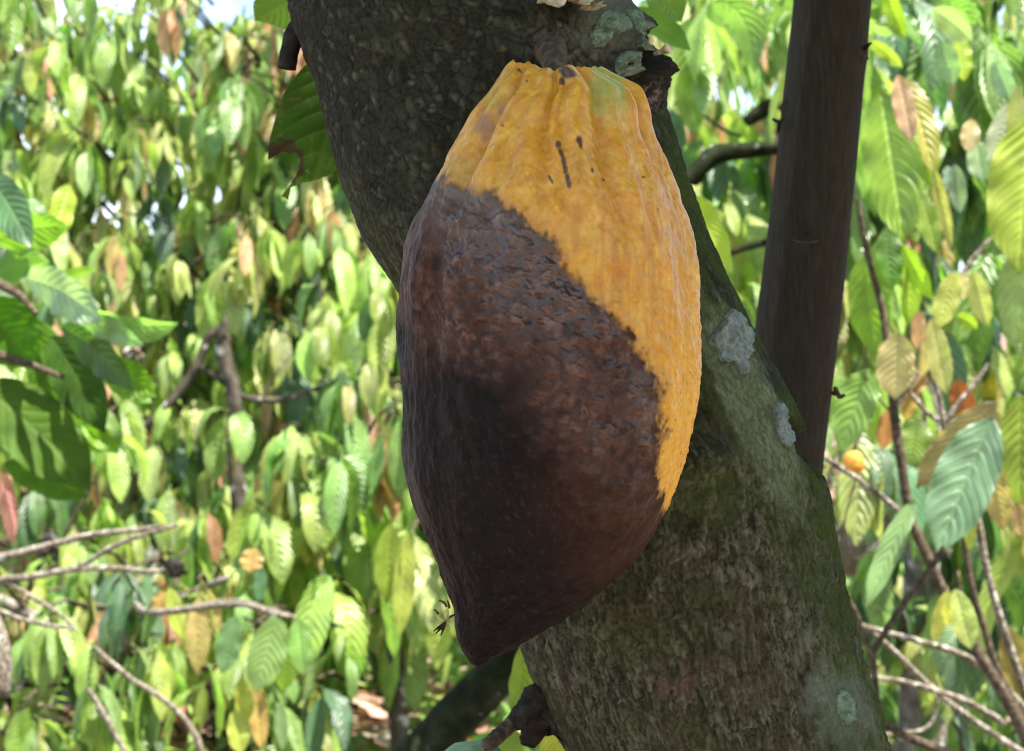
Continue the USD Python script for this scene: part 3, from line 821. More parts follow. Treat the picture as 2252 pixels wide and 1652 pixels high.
cxp = np.where((SH < 1) & (RY < 200), 1222 + (cxp - 1222) * SH, cxp)
hw_m = hwp * m2
dep = hw_m * np.interp(RY, [138, 300, 700, 1466], [.80, .84, .86, .95])
fat = .62                                                      # superellipse: a little squarer than round
sn, cs = np.sin(THp), np.cos(THp)
lobes = (7 * np.exp(-((cxp + hwp * np.sin(THp) - 1216) / 20) ** 2) + 16 * np.clip((cxp + hwp * np.sin(THp) - 1280) / 70, 0, 1.3) - 6 * np.exp(-((cxp + hwp * np.sin(THp) - 1158) / 22) ** 2)) * np.exp(-(RY - 138) / 28) + 27 * np.clip(np.cos(THp), 0, 1) * np.exp(-((RY - 138) / 75) ** 2)
Pp = at(cxp, RY + DI + lobes, np.full(RY.shape, DP)) + (hw_m * sn)[..., None] * RIGHT - (dep * cs)[..., None] * FWD
Np = normals(Pp.reshape(-1, 3), tris(grid_faces(nth, len(ring_y), True))[:, ::-1]).reshape(Pp.shape)
outward = sn[..., None] * RIGHT - cs[..., None] * FWD
Np *= np.sign((Np * outward).sum(-1, keepdims=True) + 1e-9)
vv = np.clip((RY - 138) / 1328, 0, 1)
PXp, PYp, _ = project(Pp)                  # where each point of the rind shows
deg = np.degrees(THp)
nq = lambda sx, sy, o, s: meshkit.fbm(np.stack([sn * hwp * sx, RY * sy, cs * hwp * sx], -1), o, s)
wob = (nq(.006, .004, 2, 3) - .5) * 16
G = np.zeros_like(RY)
for c_, w_, a_ in ((-76, 9, 1.0), (-47, 7, 1.2), (-24, 6, .55), (-7, 4.5, 1.0), (3, 3.5, .7), (24, 6, 1.25), (42, 5, .4), (60, 7, 1.0), (86, 9, 1.0), (120, 9, 1), (150, 9, 1), (180, 9, 1), (-180, 9, 1), (-110, 9, 1), (-145, 9, 1)):
    G += a_ * np.exp(-((deg + wob * (1 - vv) - c_) / (w_ * (1 + .8 * vv))) ** 2)
fine_rib = np.cos(np.radians(deg + wob) * 34) * .5 * np.exp(-vv * 3.5)
ampG = np.interp(vv, [0, .05, .18, .4, .6, .8, .95, 1], [.0016, .0040, .0040, .0022, .0013, .0014, .0008, 0])
shape_lim = np.clip(hw_m / .02, 0, 1)
Hp = -ampG * (G - .42) * shape_lim + fine_rib * .0005 * shape_lim * np.clip(vv * 14, 0, 1)

# boundary between the healthy yellow rind and the brown rot: signed distance in pixels (positive = rot)
BX = np.array([(700, 330), (900, 375), (960, 393), (1010, 402), (1062, 414), (1110, 452), (1170, 492), (1215, 528), (1250, 585), (1290, 628), (1340, 682), (1385, 735), (1418, 780), (1446, 852), (1456, 920), (1450, 1000), (1440, 1045), (1450, 1088), (1466, 1125), (1500, 1180), (1600, 1260)], float)


def seg_dist(x, y, poly):
    best = np.full(x.shape, 1e9)
    for (x0, y0), (x1, y1) in zip(poly[:-1], poly[1:]):
        L2 = (x1 - x0) ** 2 + (y1 - y0) ** 2
        t = np.clip(((x - x0) * (x1 - x0) + (y - y0) * (y1 - y0)) / max(L2, 1e-6), 0, 1)
        best = np.minimum(best, np.hypot(x - x0 - t * (x1 - x0), y - y0 - t * (y1 - y0)))
    return best


from shapely.geometry import Polygon as _Poly
from shapely import contains_xy

inside = contains_xy(_Poly([*map(tuple, BX), (1700, 1800), (300, 1800), (300, 330)]), PXp, PYp)
sd = seg_dist(PXp, PYp, BX) * np.where(inside, 1, -1)
ragged = (nq(.035, .035, 3, 7) - .5) * 46 + (nq(.012, .012, 2, 71) - .5) * 40 + (nq(.12, .10, 2, 8) - .5) * 22
rot = np.clip((sd + ragged) / 15 + .5, 0, 1)
OLD = [(840, 610), (925, 690), (955, 790), (1050, 800), (1140, 835), (1195, 920), (1225, 1000), (1275, 1080), (1345, 1180), (1320, 1290), (1220, 1390), (1100, 1500), (900, 1500), (780, 1000)]
osd = seg_dist(PXp, PYp, OLD + OLD[:1]) * np.where(contains_xy(_Poly(OLD), PXp, PYp), 1, -1)
old = np.clip((osd + (nq(.012, .012, 3, 9) - .5) * 180 + 62) / 135, 0, 1)      # blackened old rot, with the underside's shade put into its colour
band = rot * np.clip((sd + 6) / 26, 0, 1) * (1 - .88 * old) * np.clip((1180 - PYp + (nq(.02, .02, 2, 10) - .5) * 300) / 260, 0.05, 1) * np.clip((PXp - 925) / 60, .12, 1)
w1 = nq(.020, .024, 3, 11); w2 = nq(.11, .12, 2, 12)


def pebbles(size, seed):
    r = np.random.default_rng(seed)
    n = int(900 * 1400 / size ** 2)
    q = np.stack([r.uniform(760, 1660, n), r.uniform(100, 1500, n)], 1)
    front = np.abs(THp) < 1.75
    arc = cxp + THp * hwp * .8                     # arc length, so that the pebbles keep their size towards the sides
    d, i = cKDTree(q).query(np.stack([(arc + (w2 - .5) * size * 1.2)[front], (PYp + (nq(.10, .11, 2, 41) - .5) * size * 1.2)[front]], 1))
    out = np.zeros(RY.shape); idv = np.zeros(RY.shape)
    out[front] = np.exp(-(d / size / .55) ** 2) * (.35 + .65 * r.random(n)[i]); idv[front] = r.random(n)[i]
    return out, idv


pb1, pi1 = pebbles(23, 301); pb2, pi2 = pebbles(12, 302)
wart = (pb1 - .4) * .0016 + (pb2 - .4) * .0007 + (w1 - .5) * .0060
wr = 0
yl = 1 - rot
Hp += band * (wart + wr) + yl * ((nq(.030, .014, 3, 14) - .5) * .0024 + (pb1 - .4) * .0007 * np.clip((PYp - 420) / 250, .15, 1) + (nq(.11, .05, 2, 15) - .5) * .0010) * np.clip(vv * 6, .25, 1) + rot * (1 - band) * (nq(.05, .03, 3, 16) - .5) * .0016
Hp += (nq(.012, .008, 2, 17) - .5) * .0035 * shape_lim
Pod = Pp + Hp[..., None] * Np
# colour of the rind
streak = nq(.07, .008, 3, 18)
Y0 = np.array([.54, .25, .017]); Y1 = np.array([.60, .33, .038]); Y2 = np.array([.43, .17, .010])
yc = mixc(np.broadcast_to(Y0, RY.shape + (3,)).copy(), np.clip((nq(.05, .03, 3, 19) - .45) * 4, 0, 1), Y1)
yc = mixc(yc, np.clip((streak - .50) * 5, 0, 1) * .75, Y2)
yc = mixc(yc, np.clip((nq(.02, .015, 3, 20) - .52) * 5, 0, 1) * .35, (.46, .27, .03))
yc = mixc(yc, np.clip((G - .70) * 2.5, 0, 1) * .65 * np.clip(1.2 - vv * 2.4, 0, 1), (.40, .16, .01))
lowy = np.clip((PYp - 620) / 300, 0, 1) * np.clip((PXp - 1380) / 80, 0, 1)
yc = mixc(yc, lowy * .55, (.68, .36, .018))
freck = np.clip((nq(.20, .16, 1, 21) - .80) * 14, 0, 1) * np.clip(lowy + .35, 0, 1)
yc = mixc(yc, freck * .75, (.25, .10, .02))


def pod_patch(cx, cy, rx, ry, rotd=0, soft=.3, rough=.3, seed=0):
    c, s_ = math.cos(math.radians(rotd)), math.sin(math.radians(rotd))
    x, y = PXp - cx, PYp - cy
    q = np.hypot((x * c + y * s_) / rx, (-x * s_ + y * c) / ry) + (nq(.08, .06, 2, 60 + seed) - .5) * 2 * rough
    return np.clip((1 + soft / 2 - q) / soft, 0, 1) * (np.abs(THp) < 1.65)


green = np.clip((PXp - 1296 - (nq(.05, .02, 2, 22) - .5) * 24) / 14, 0, 1) * np.clip((1376 + (PYp - 190) * .18 - PXp) / 8, 0, 1) * np.clip((262 + (PXp - 1300) * .25 - PYp + (nq(.10, .05, 2, 23) - .5) * 90) / 60, 0, 1) * (np.abs(THp) < 1.65)
yc = mixc(yc, green * .85, np.array([.30, .31, .055]) * 1.0)
yc = mixc(yc, np.clip(pod_patch(1090, 205, 20, 60, 30, .8, .4, 1) + pod_patch(1000, 370, 46, 26, -25, .9, .4, 2), 0, 1) * .35, (.33, .30, .05))
purple = np.zeros_like(PYp)
for cx, cy, rx, ry, ro in ((1248, 163, 21, 8, 22), (1236, 178, 7, 8, 20), (1228, 316, 8, 9, 0), (1234, 334, 5.5, 13, -18), (1240, 352, 5.5, 13, -12), (1244, 370, 5, 12, -10), (1248, 390, 5, 11, -8), (1251, 404, 5, 10, -15), (1272, 312, 6.5, 8, 0), (1275, 324, 5, 9, -15), (1209, 388, 3.5, 8, -20), (1214, 396, 3, 6, -20), (1303, 374, 4, 5.5, -20), (1332, 388, 3.5, 4.5, 0), (1141, 153, 4, 3, 0), (1132, 209, 3, 4, 0), (1109, 281, 2.5, 2.5, 0), (1160, 182, 2, 3, 0), (1460, 400, 4, 3, 0), (1417, 388, 4, 3, -20)):
    purple = np.maximum(purple, pod_patch(cx, cy, rx, ry, ro, .5, .35, int(cx) % 7))
yc = mixc(yc, purple * .93, (.055, .022, .026))
yc = mixc(yc, np.clip(pod_patch(1057, 275, 13, 25, 25, .8, .4, 5) + pod_patch(1094, 232, 5, 12, 10, .8, .4, 6) * .7, 0, 1) * .7, (.22, .105, .075))
B0 = np.array([.050, .0215, .0135]); B1 = np.array([.115, .058, .040]); B2 = np.array([.022, .011, .008])
bc = mixc(np.broadcast_to(B0, RY.shape + (3,)).copy(), np.clip((pb1 * .7 + pb2 * .2 + w2 * .4 - .42) * 2.2, 0, 1) * (.4 + .6 * pi1), B1)
bc = mixc(bc, np.clip((.47 - nq(.06, .05, 3, 24)) * 6, 0, 1) * .8, B2)
bc = mixc(bc, np.clip((560 - PYp) / 150, 0, 1) * .7, (.125, .088, .066))
bc = mixc(bc, old * .93, np.array([.0055, .0050, .0045]) * (.6 + .8 * nq(.05, .03, 3, 25)[..., None]))
bc = mixc(bc, np.clip((PYp - 1020) / 260, 0, 1) * .85, np.array([.0085, .0060, .0042]) * (.6 + .8 * nq(.05, .03, 3, 28)[..., None]))  # darker towards the tip: rot and underside shade, both put into the colour
right_low = np.clip((sd * -1 + 330) / 200, 0, 1) * np.clip((PYp - 960) / 160, 0, 1)
bc = mixc(bc, right_low * .7, np.array([.030, .0125, .006]) * (.55 + .9 * streak[..., None]))
bc = mixc(bc, np.clip((nq(.16, .09, 3, 26) - .62) * 7, 0, 1) * .30 * np.clip((PYp - 900) / 200, 0, 1), (.045, .037, .026))
bc = mixc(bc, np.clip((nq(.33, .33, 1, 27) - .90) * 30, 0, 1) * .2 * (PYp > 850), (.12, .11, .09))
bc = mixc(bc, np.clip(pod_patch(905, 1090, 14, 95, -12, .8, .3, 6), 0, 1) * .6, (.05, .042, .036))
yc = mixc(yc, np.clip(1 + (sd + ragged * .6) / 34, 0, 1) ** 2 * .6, (.24, .11, .022))
Cp = np.clip(yc * (1 - rot[..., None]) + bc * rot[..., None], .006, .75)

wet = np.clip((nq(.03, .03, 2, 51) - .42) * 5, 0, 1) * np.clip(1 - sd / 230, 0, 1) + pod_patch(1190, 560, 130, 170, -30, .8, .5, 3)
gl = np.clip(.72 * yl + rot * (.10 + band * (.25 + .6 * wet)), 0, 1)
pod = thing("cacao_pod", "big ripe cacao pod, yellow above and rotted brown and black below", "cacao pod")
put(pod + "/rind", Pod.reshape(-1, 3), tris(grid_faces(nth, len(ring_y), True))[:, ::-1], "pod_rind", albedo=Cp.reshape(-1, 3), gloss=gl)
v, f = tube(pxpath([(1222, 178, .600), (1221, 155, .606), (1218, 132, .622), (1213, 116, .645), (1208, 106, .675)], 0), [.0046, .0050, .0054, .0064, .0090], 24, .001, .16, 4)
put(pod + "/stalk", v, f, "stalk_brown", label="short brown stalk joining the pod to the trunk")

# ------------------------------------------------------------------ small flower beside the pod's tip
fl = thing("cacao_flower", "tiny pale cacao flower with dark spikes beside the lower tip of the big pod", "flower")
dF = .69
fc = (978, 1364)
for k_, (bx, by, tx, ty, w) in enumerate([(982, 1362, 984, 1336, 15), (976, 1364, 958, 1352, 13), (976, 1366, 962, 1372, 12), (984, 1368, 990, 1386, 15), (990, 1360, 1004, 1366, 12)]):
    a, b = at(bx, by, dF), at(tx, ty, dF - .004 - .002 * (k_ % 2))
    t = np.linspace(0, 1, 9); u = np.linspace(-1, 1, 7)
    c = a + t[:, None] * (b - a)
    dd = (b - a) / np.linalg.norm(b - a); s_ = np.cross(dd, -FWD); n_ = np.cross(s_, dd)
    w_ = np.interp(t, [0, .3, .65, .9, 1], [.15, .8, 1, .7, .25]) * w * mpp(dF) / 2
    v = c[:, None] + (u[None] * w_[:, None])[..., None] * s_ + ((u[None] ** 2) * w_[:, None] * .6 + .002 * np.sin(t * 3)[:, None])[..., None] * n_
    put(fl + "/petal", v.reshape(-1, 3), tris(grid_faces(7, 9)), "leaf_young", uv=np.full((63, 2), .3), albedo=(.55, .50, .27))
for k_, pts in enumerate([[(982, 1335), (976, 1325), (965, 1321)], [(988, 1338), (987, 1330), (984, 1321)], [(964, 1351), (959, 1344), (954, 1340)]]):
    v, f = tube(pxpath(pts, dF - .002), [.0007, .0006, .0004], 6, .001)
    put(fl + "/petal_tip", v, f, "twig_dark")
for tx, ty in ((953, 1388), (958, 1394), (969, 1398)):
    v, f = tube(pxpath([(980, 1368), ((980 + tx) / 2, (1368 + ty) / 2 + 1), (tx, ty)], dF - .005), [.0006, .0007, .0002], 6, .001)
    put(fl + "/staminode", v, f, "stub_black")
v, f = tube(pxpath([(984, 1360, dF), (1000, 1352, dF + .004), (1030, 1345, dF + .01), (1115, 1338, .725)], 0), [.0006, .0005, .0005, .0006], 6, .003)
put(fl + "/pedicel", v, f, "twig_dark")

# ------------------------------------------------------------------ straight brown stem behind the trunk
st = thing("young_stem", "straight dark brown stem leaning behind the mossy trunk, crescent scars on it", "tree stem")
dS = .95
ls = PchipInterpolator([-1500, 0, 300, 740, 1100, 1700], [1905, 1746, 1714, 1660, 1616, 1550])
rs = PchipInterpolator([-1500, 0, 470, 1060, 1400, 1700], [2085, 1916, 1871, 1806, 1770, 1738])
ys = np.r_[np.linspace(-1500, -60, 20), np.linspace(-50, 1150, 220), np.linspace(1180, 1700, 12)]
ts = np.linspace(0, 2 * np.pi, 96, endpoint=False)
YS, TS = np.meshgrid(ys, ts, indexing="ij")
hs = (rs(YS) - ls(YS)) / 2 * mpp(dS)
hs = hs * (1 + (meshkit.fbm(np.stack([np.cos(TS) * 1.6, np.sin(TS) * 1.6, YS * .004], -1), 3, 3) - .5) * .05)
hs = hs + .0008 * (meshkit.fbm(np.stack([np.cos(TS) * 14, np.sin(TS) * 14, YS * .006], -1), 3, 8) - .5)
for (sx, sy, rr, hh) in ((1758, 532, 26, .0016), (1890, 132, 24, .0018), (1722, 240, 16, .002), (1845, 480, 14, .001)):
    th0 = math.asin(np.clip((sx - (ls(sy) + rs(sy)) / 2) / ((rs(sy) - ls(sy)) / 2), -.98, .98))
    dd = np.hypot((np.angle(np.exp(1j * (TS - th0)))) * 88, YS - sy)
    hs = hs + hh * np.exp(-(dd / rr) ** 2)
v = at((ls(YS) + rs(YS)) / 2, YS, np.full(YS.shape, dS)) + (hs * np.sin(TS))[..., None] * RIGHT - (hs * np.cos(TS))[..., None] * FWD
put(st + "/stem", v.reshape(-1, 3), grid_faces(96, len(ys), True)[:, ::-1], "stem_brown")


def stem_pt(px, py, lift=.0006):
    s_ = np.clip((px - (ls(py) + rs(py)) / 2) / ((rs(py) - ls(py)) / 2), -.99, .99)
    th_ = np.arcsin(s_)
    r_ = (rs(py) - ls(py)) / 2 * mpp(dS) + lift
    return at((ls(py) + rs(py)) / 2, py, np.full(np.shape(py), dS)) + (r_ * np.sin(th_))[..., None] * RIGHT - (r_ * np.cos(th_))[..., None] * FWD


for (sx, sy, rr) in ((1757, 535, 30), (1886, 134, 20)):
    a = np.linspace(.15, math.pi - .15, 15)
    v, f = tube(stem_pt(sx + rr * np.cos(a), sy - 6 + rr * .42 * np.sin(a), .0012), [.0003, .0007, .0007, .0003], 6, .002)
    put(st + "/leaf_scar", v, f, "scar_pale")
    p0_ = stem_pt(np.array([float(sx - 2)]), np.array([float(sy - 15)]), .002)[0]
    v, f = tube([p0_, p0_ + np.array([.001, -.003, .001]), p0_ + np.array([.003, -.004, .0022])], [.0016, .0014, .0006], 8, .001, .3, 2)
    put(st + "/bud", v, f, "stub_black")
for pts in ([(1700, 262, .945), (1714, 268, .94), (1722, 262, .935)], [(1714, 268, .94), (1712, 292, .938)]):
    v, f = tube(pxpath(pts, 0), [.0009, .0014, .0008], 7, .002, .2, 2)
    put(st + "/bud", v, f, "stub_black")
v, f = tube(pxpath([(1826, 862, .945), (1838, 858, .94), (1836, 850, .94), (1846, 872, .938), (1858, 868, .936)], 0), [.0012, .0016, .0011, .0018, .0008], 7, .002, .4, 2)
put(st + "/bud", v, f, "twig_dark")

# ------------------------------------------------------------------ single leaves near the trunk
R = np.random.default_rng


def one_leaf(label, *a, **k):
    t = thing("cacao_leaf", label, "leaf")
    set_leaf(t, *a, name="blade", **k)
    return t


# the bitten leaf: a grid whose eaten faces are missing
def bitten(v, f, al):
    x, y, _ = project(v)
    cx, cy = x[f].mean(1), y[f].mean(1)
    hole = _Poly([(590, 352), (620, 335), (655, 336), (659, 352), (657, 374), (640, 405), (618, 432), (600, 470), (560, 480), (560, 360)])
    holes = [_Poly([(x0 - r, y0 - r * .7), (x0 + r, y0 - r), (x0 + r * .6, y0 + r), (x0 - r * .8, y0 + r * .6)]) for x0, y0, r in ((684, 306, 4), (676, 376, 4), (664, 406, 4.5), (675, 406, 4), (684, 407, 3))]
    near = hole.buffer(0)
    d = seg_dist(x, y, list(hole.exterior.coords)[:5])
    nn_ = meshkit.fbm(np.stack([x * .06, y * .06, 0 * x], -1), 3, 4)
    br = np.clip((34 * (nn_ * .8 + .5) - d) / 6, 0, 1) * (x < 650) * (y > 300) + np.clip((14 - d) / 6, 0, 1)
    al = mixc(al, np.clip(br, 0, 1), (.045, .024, .017))
    low_ = np.clip((seg_dist(x, y, [(610, 440), (630, 400), (640, 425)]) < 16) * 1.0, 0, 1)
    al = mixc(al, low_, (.04, .023, .018))
    yel = np.clip((y - 385 + nn_ * 40 - 20) / 25, 0, 1) * .6
    al = mixc(al, yel * (1 - np.clip(br, 0, 1)), (.10, .14, .01))
    spot = np.clip((nn_ - .68) * 14, 0, 1)
    al = mixc(al, spot * .6, (.10, .08, .05))
    out = contains_xy(hole, cx, cy)
    holes.append(_Poly([(560, 600), (560, 430), (600, 448), (618, 432), (634, 438), (640, 412), (655, 405), (690, 398), (722, 386), (770, 360), (900, 360), (900, 600)]))
    for h in holes:
        out |= contains_xy(h, cx, cy)
    return f[~out], al


one_leaf("dark green leaf with a bitten hole and brown edges, left of the trunk", (778, 95, .84), (655, 530, .86), 238, "mid", tilt=-8, sag=.02, nl=130, nw=80, wav=.015, fold=.06, quilt=.004, col=(.034, .075, .008), cut=bitten, petiole=(800, 60, .85), look="leaf_thick")
one_leaf("sunlit lime leaf at the top edge, touching the trunk's left side", (690, -10, 1.10), (560, 45, 1.15), 105, "lime", tilt=25, sag=.06, col=(.14, .25, .018))
one_leaf("lime leaf with downward point between trunk and brown stem", (1530, 430, 1.25), (1604, 600, 1.25), 62, "lime", tilt=35, sag=.02, col=(.30, .42, .03))
one_leaf("green leaf at the top edge pointing right from behind the knob", (1388, 20, 1.2), (1520, 112, 1.2), 62, "mid", tilt=30, sag=.05, col=(.11, .20, .02))
one_leaf("dark green leaf on the top edge between trunk and brown stem", (1430, -35, 1.25), (1500, 48, 1.25), 85, "mid", tilt=20, sag=.03, col=(.10, .20, .02))
one_leaf("lime leaf standing just below the pod beside the trunk's foot", (1150, 1415, 1.05), (1140, 1590, 1.1), 66, "lime", tilt=30, sag=.03, col=(.16, .27, .02), wav=.06)
one_leaf("yellow leaf at the bottom edge beside the ragged broken branch", (1205, 1585, 1.0), (1245, 1700, 1.0), 78, "yellow", tilt=-25, sag=.03, col=(.42, .38, .04))
one_leaf("small dark lime leaf at the bottom edge under the broken branch", (1130, 1600, 1.15), (1110, 1720, 1.15), 60, "lime", tilt=15, sag=.03, col=(.20, .28, .03))
sp = thing("cacao_pod", "small green pod top peeping up from the bottom edge", "cacao pod", None)
pts = pxpath([(1075, 1632), (1063, 1665), (1050, 1700), (1040, 1760), (1036, 1800)], .72)
v, f = tube(pts, [.004, .016, .021, .019, .004], 40, .002, .03, 4)
c_ = pts.mean(0)
put(sp + "/rind", v, f, "green_rind")
v, f = tube(pxpath([(1090, 1612, .70), (1075, 1640, .72)], 0), [.0022, .003], 8, .004)
put(sp + "/stalk", v, f, "twig_dark")

# ------------------------------------------------------------------ near branch on the left edge
lb = Tree("cacao_branch", "near branch with big dark and lime leaves entering from the left edge", "branch", 5)
lb.branch(pxpath([(-260, 560, 2.35), (-90, 600, 2.3), (30, 640, 2.25), (80, 690, 2.22)], 0), [.014, .012, .007, .004], "twig_dark")
lb.branch(pxpath([(-260, 700, 2.3), (-80, 760, 2.25), (60, 800, 2.2), (140, 830, 2.2)], 0), [.012, .010, .006, .004], "twig_dark")


def LZ(x, y, d=2.2):      # positions read off an enlarged view of the left edge
    return (x * .4527, 387 + y * .4526, d)


for b, t_, w, kind, k in [  # dark greens carry the cluster's own shade in their albedo
    (LZ(-100, 1010), LZ(445, 1535), 158, "dark", dict(look="leaf_thick", tilt=10, sag=.10, fold=.1, col=(.038, .095, .009))),
    (LZ(-120, 620), LZ(165, 930, 2.25), 150, "dark", dict(look="leaf_thick", tilt=-10, sag=.12, col=(.06, .14, .012))),
    (LZ(190, 700, 2.28), LZ(250, 1140, 2.3), 92, "dark", dict(look="leaf_thick", tilt=15, sag=.0, col=(.045, .11, .010))),
    (LZ(250, 780, 2.24), LZ(510, 1250, 2.22), 112, "dark", dict(look="leaf_thick", tilt=-18, sag=.10, col=(.028, .07, .008))),
    (LZ(300, 740, 2.2), LZ(650, 1045, 2.15), 96, "mid", dict(tilt=-38, sag=.16, wav=.06, col=(.038, .095, .009))),
    (LZ(130, 500, 2.2), LZ(500, 715, 2.1), 105, "bluish", dict(tilt=-30, sag=.12, wav=.08, col=(.22, .29, .19))),
    (LZ(360, 690, 2.16), LZ(700, 828, 2.1), 66, "bluish", dict(tilt=-35, sag=.10, wav=.08, col=(.20, .29, .15))),
    (LZ(440, 670, 2.2), LZ(868, 715, 2.1), 70, "lime", dict(tilt=-30, sag=-.10, wav=.04, cup=.4, col=(.20, .31, .07))),
    (LZ(440, 690, 2.22), LZ(690, 790, 2.2), 46, "lime", dict(tilt=20, sag=.03, col=(.15, .27, .012))),
    (LZ(480, 930, 2.22), LZ(760, 1075, 2.2), 84, "lime", dict(tilt=-15, sag=.14, wav=.07, col=(.15, .27, .012))),
    (LZ(520, 1010, 2.24), LZ(735, 1105, 2.24), 50, "lime", dict(tilt=30, sag=.10, wav=.07, col=(.12, .24, .012))),
    (LZ(290, 1140, 2.3), LZ(500, 1345, 2.3), 66, "lime", dict(tilt=-25, sag=.08, wav=.06, col=(.14, .26, .012))),
    (LZ(400, 1190, 2.3), LZ(580, 1350, 2.3), 56, "lime", dict(tilt=15, sag=.05, wav=.06, col=(.14, .26, .012))),
    (LZ(500, 1130, 2.3), LZ(590, 1310, 2.3), 34, "lime", dict(tilt=25, sag=.03, col=(.14, .26, .012))),
    (LZ(390, 1380, 2.3), LZ(450, 1470, 2.3), 34, "yellowgreen", dict(tilt=0, sag=.03)),
    (LZ(-60, 330, 2.3), LZ(335, 250, 2.25), 96, "lime", dict(tilt=-30, sag=.14, wav=.07, col=(.14, .26, .02))),
    (LZ(340, 40, 2.4), LZ(235, 350, 2.35), 62, "lime", dict(tilt=25, sag=.05, wav=.07, col=(.25, .37, .03))),
    (LZ(-50, 500, 2.3), LZ(245, 420, 2.3), 72, "lime", dict(tilt=30, sag=.12, wav=.05, col=(.13, .24, .02))),
    (LZ(230, 525, 2.25), LZ(470, 455, 2.25), 30, "lime", dict(tilt=30, sag=.08, col=(.15, .27, .012))),
    (LZ(-60, 0, 2.2), LZ(155, 355, 2.15), 92, "bluish", dict(tilt=-20, sag=.12, col=(.055, .13, .05))),
    (LZ(140, 110, 2.3), LZ(200, 270, 2.3), 50, "mid", dict(tilt=10, sag=.05, col=(.12, .23, .05))),
    (LZ(-60, 1120, 2.32), LZ(215, 1375, 2.3), 90, "mid", dict(tilt=20, sag=.05, wav=.07, col=(.10, .20, .02))),
    (LZ(20, 1400, 2.3), LZ(430, 1560, 2.28), 80, "dark", dict(look="leaf_thick", tilt=-25, sag=.05, col=(.06, .14, .012))),
    (LZ(25, 1440, 2.3), LZ(60, 1800, 2.3), 34, "salmon", dict(tilt=10, sag=.02, col=(.50, .22, .17))),
    (LZ(-40, 1380, 2.35), LZ(40, 1660, 2.35), 34, "salmon", dict(tilt=-20, sag=.02)),
    (LZ(-40, 860, 2.4), LZ(110, 1010, 2.4), 90, "mid", dict(tilt=20, sag=.05, col=(.12, .22, .02))),
    (LZ(-30, 560, 2.4), LZ(60, 650, 2.4), 60, "bluish", dict(tilt=20, sag=.05, col=(.13, .20, .10))),
]:
    set_leaf(lb.path, b, t_, w, kind, nl=20, nw=11, **k)

# ------------------------------------------------------------------ bare twigs lower left
lt = thing("bare_branch", "pale leafless forked branch reaching in from the lower left edge", "branch")
for pts, r, mat in [
    ([(-160, 1262), (0, 1226), (62, 1212), (149, 1188), (242, 1171), (320, 1163), (363, 1154)], [.016, .0135, .0125, .012, .010, .008, .004], "twig_pale"),
    ([(-160, 1300), (0, 1275), (69, 1268), (149, 1254), (263, 1250), (328, 1257), (377, 1250)], [.014, .0115, .0115, .010, .009, .008, .007], "twig_pale"),
    ([(149, 1254), (170, 1248), (242, 1205), (321, 1174), (391, 1154)], [.009, .008, .0085, .008, .006], "twig_pale"),
    ([(0, 1276), (25, 1285), (52, 1302), (111, 1337), (145, 1362), (168, 1386)], [.009, .008, .008, .0075, .006, .005], "twig_pale"),
    ([(-120, 1320), (0, 1344), (40, 1360), (86, 1371), (162, 1382)], [.010, .009, .008, .008, .006], "twig_pale"),
    ([(138, 1192), (150, 1160), (170, 1122), (194, 1081), (214, 1040)], [.006, .0055, .005, .005, .004], "twig_dark"),
]:
    v, f = tube(pxpath(pts, 2.9), np.array(r) * .62, 8, .02, .22, len(pts))
    put(lt + "/twig", v, f, mat)
v, f = tube(pxpath([(368, 1250, 2.9), (378, 1245, 2.9), (388, 1252, 2.9), (396, 1238, 2.89)], 0), [.012, .022, .018, .006], 9, .008, .5, 3)
put(lt + "/twig_knot", v, f, "stub_black")
for i_, (lab, pts, r, mat, d_) in enumerate([
    ("thin pale twig slanting down from the left cluster to the bottom edge", [(207, 1423), (250, 1462), (283, 1489), (363, 1541), (405, 1580), (422, 1603), (446, 1665)], [.005, .007, .0075, .008, .008, .0085, .009], "twig_pale", 3.0),
    ("short pale twig near the bottom left corner, ending at the edge", [(192, 1512), (225, 1565), (250, 1610), (282, 1665)], [.006, .0075, .0075, .008], "twig_pale", 2.9),
    ("thin grey twig running level behind the lower left leaves", [(210, 1330), (263, 1337), (330, 1342), (404, 1337), (470, 1324), (519, 1320), (588, 1337), (640, 1350)], [.004, .006, .006, .006, .006, .006, .005, .003], "twig_pale", 4.0),
    ("pale thick stub on the left edge near the bottom corner", [(-60, 1340), (-6, 1400), (4, 1450), (2, 1530)], [.028, .026, .026, .020], "twig_pale", 2.6),
]):
    t_ = thing("bare_twig", lab, "twig")
    v, f = tube(pxpath(pts, d_), np.array(r) * .75, 8, .02, .2, 4 + i_)
    put(t_ + "/stem", v, f, mat)

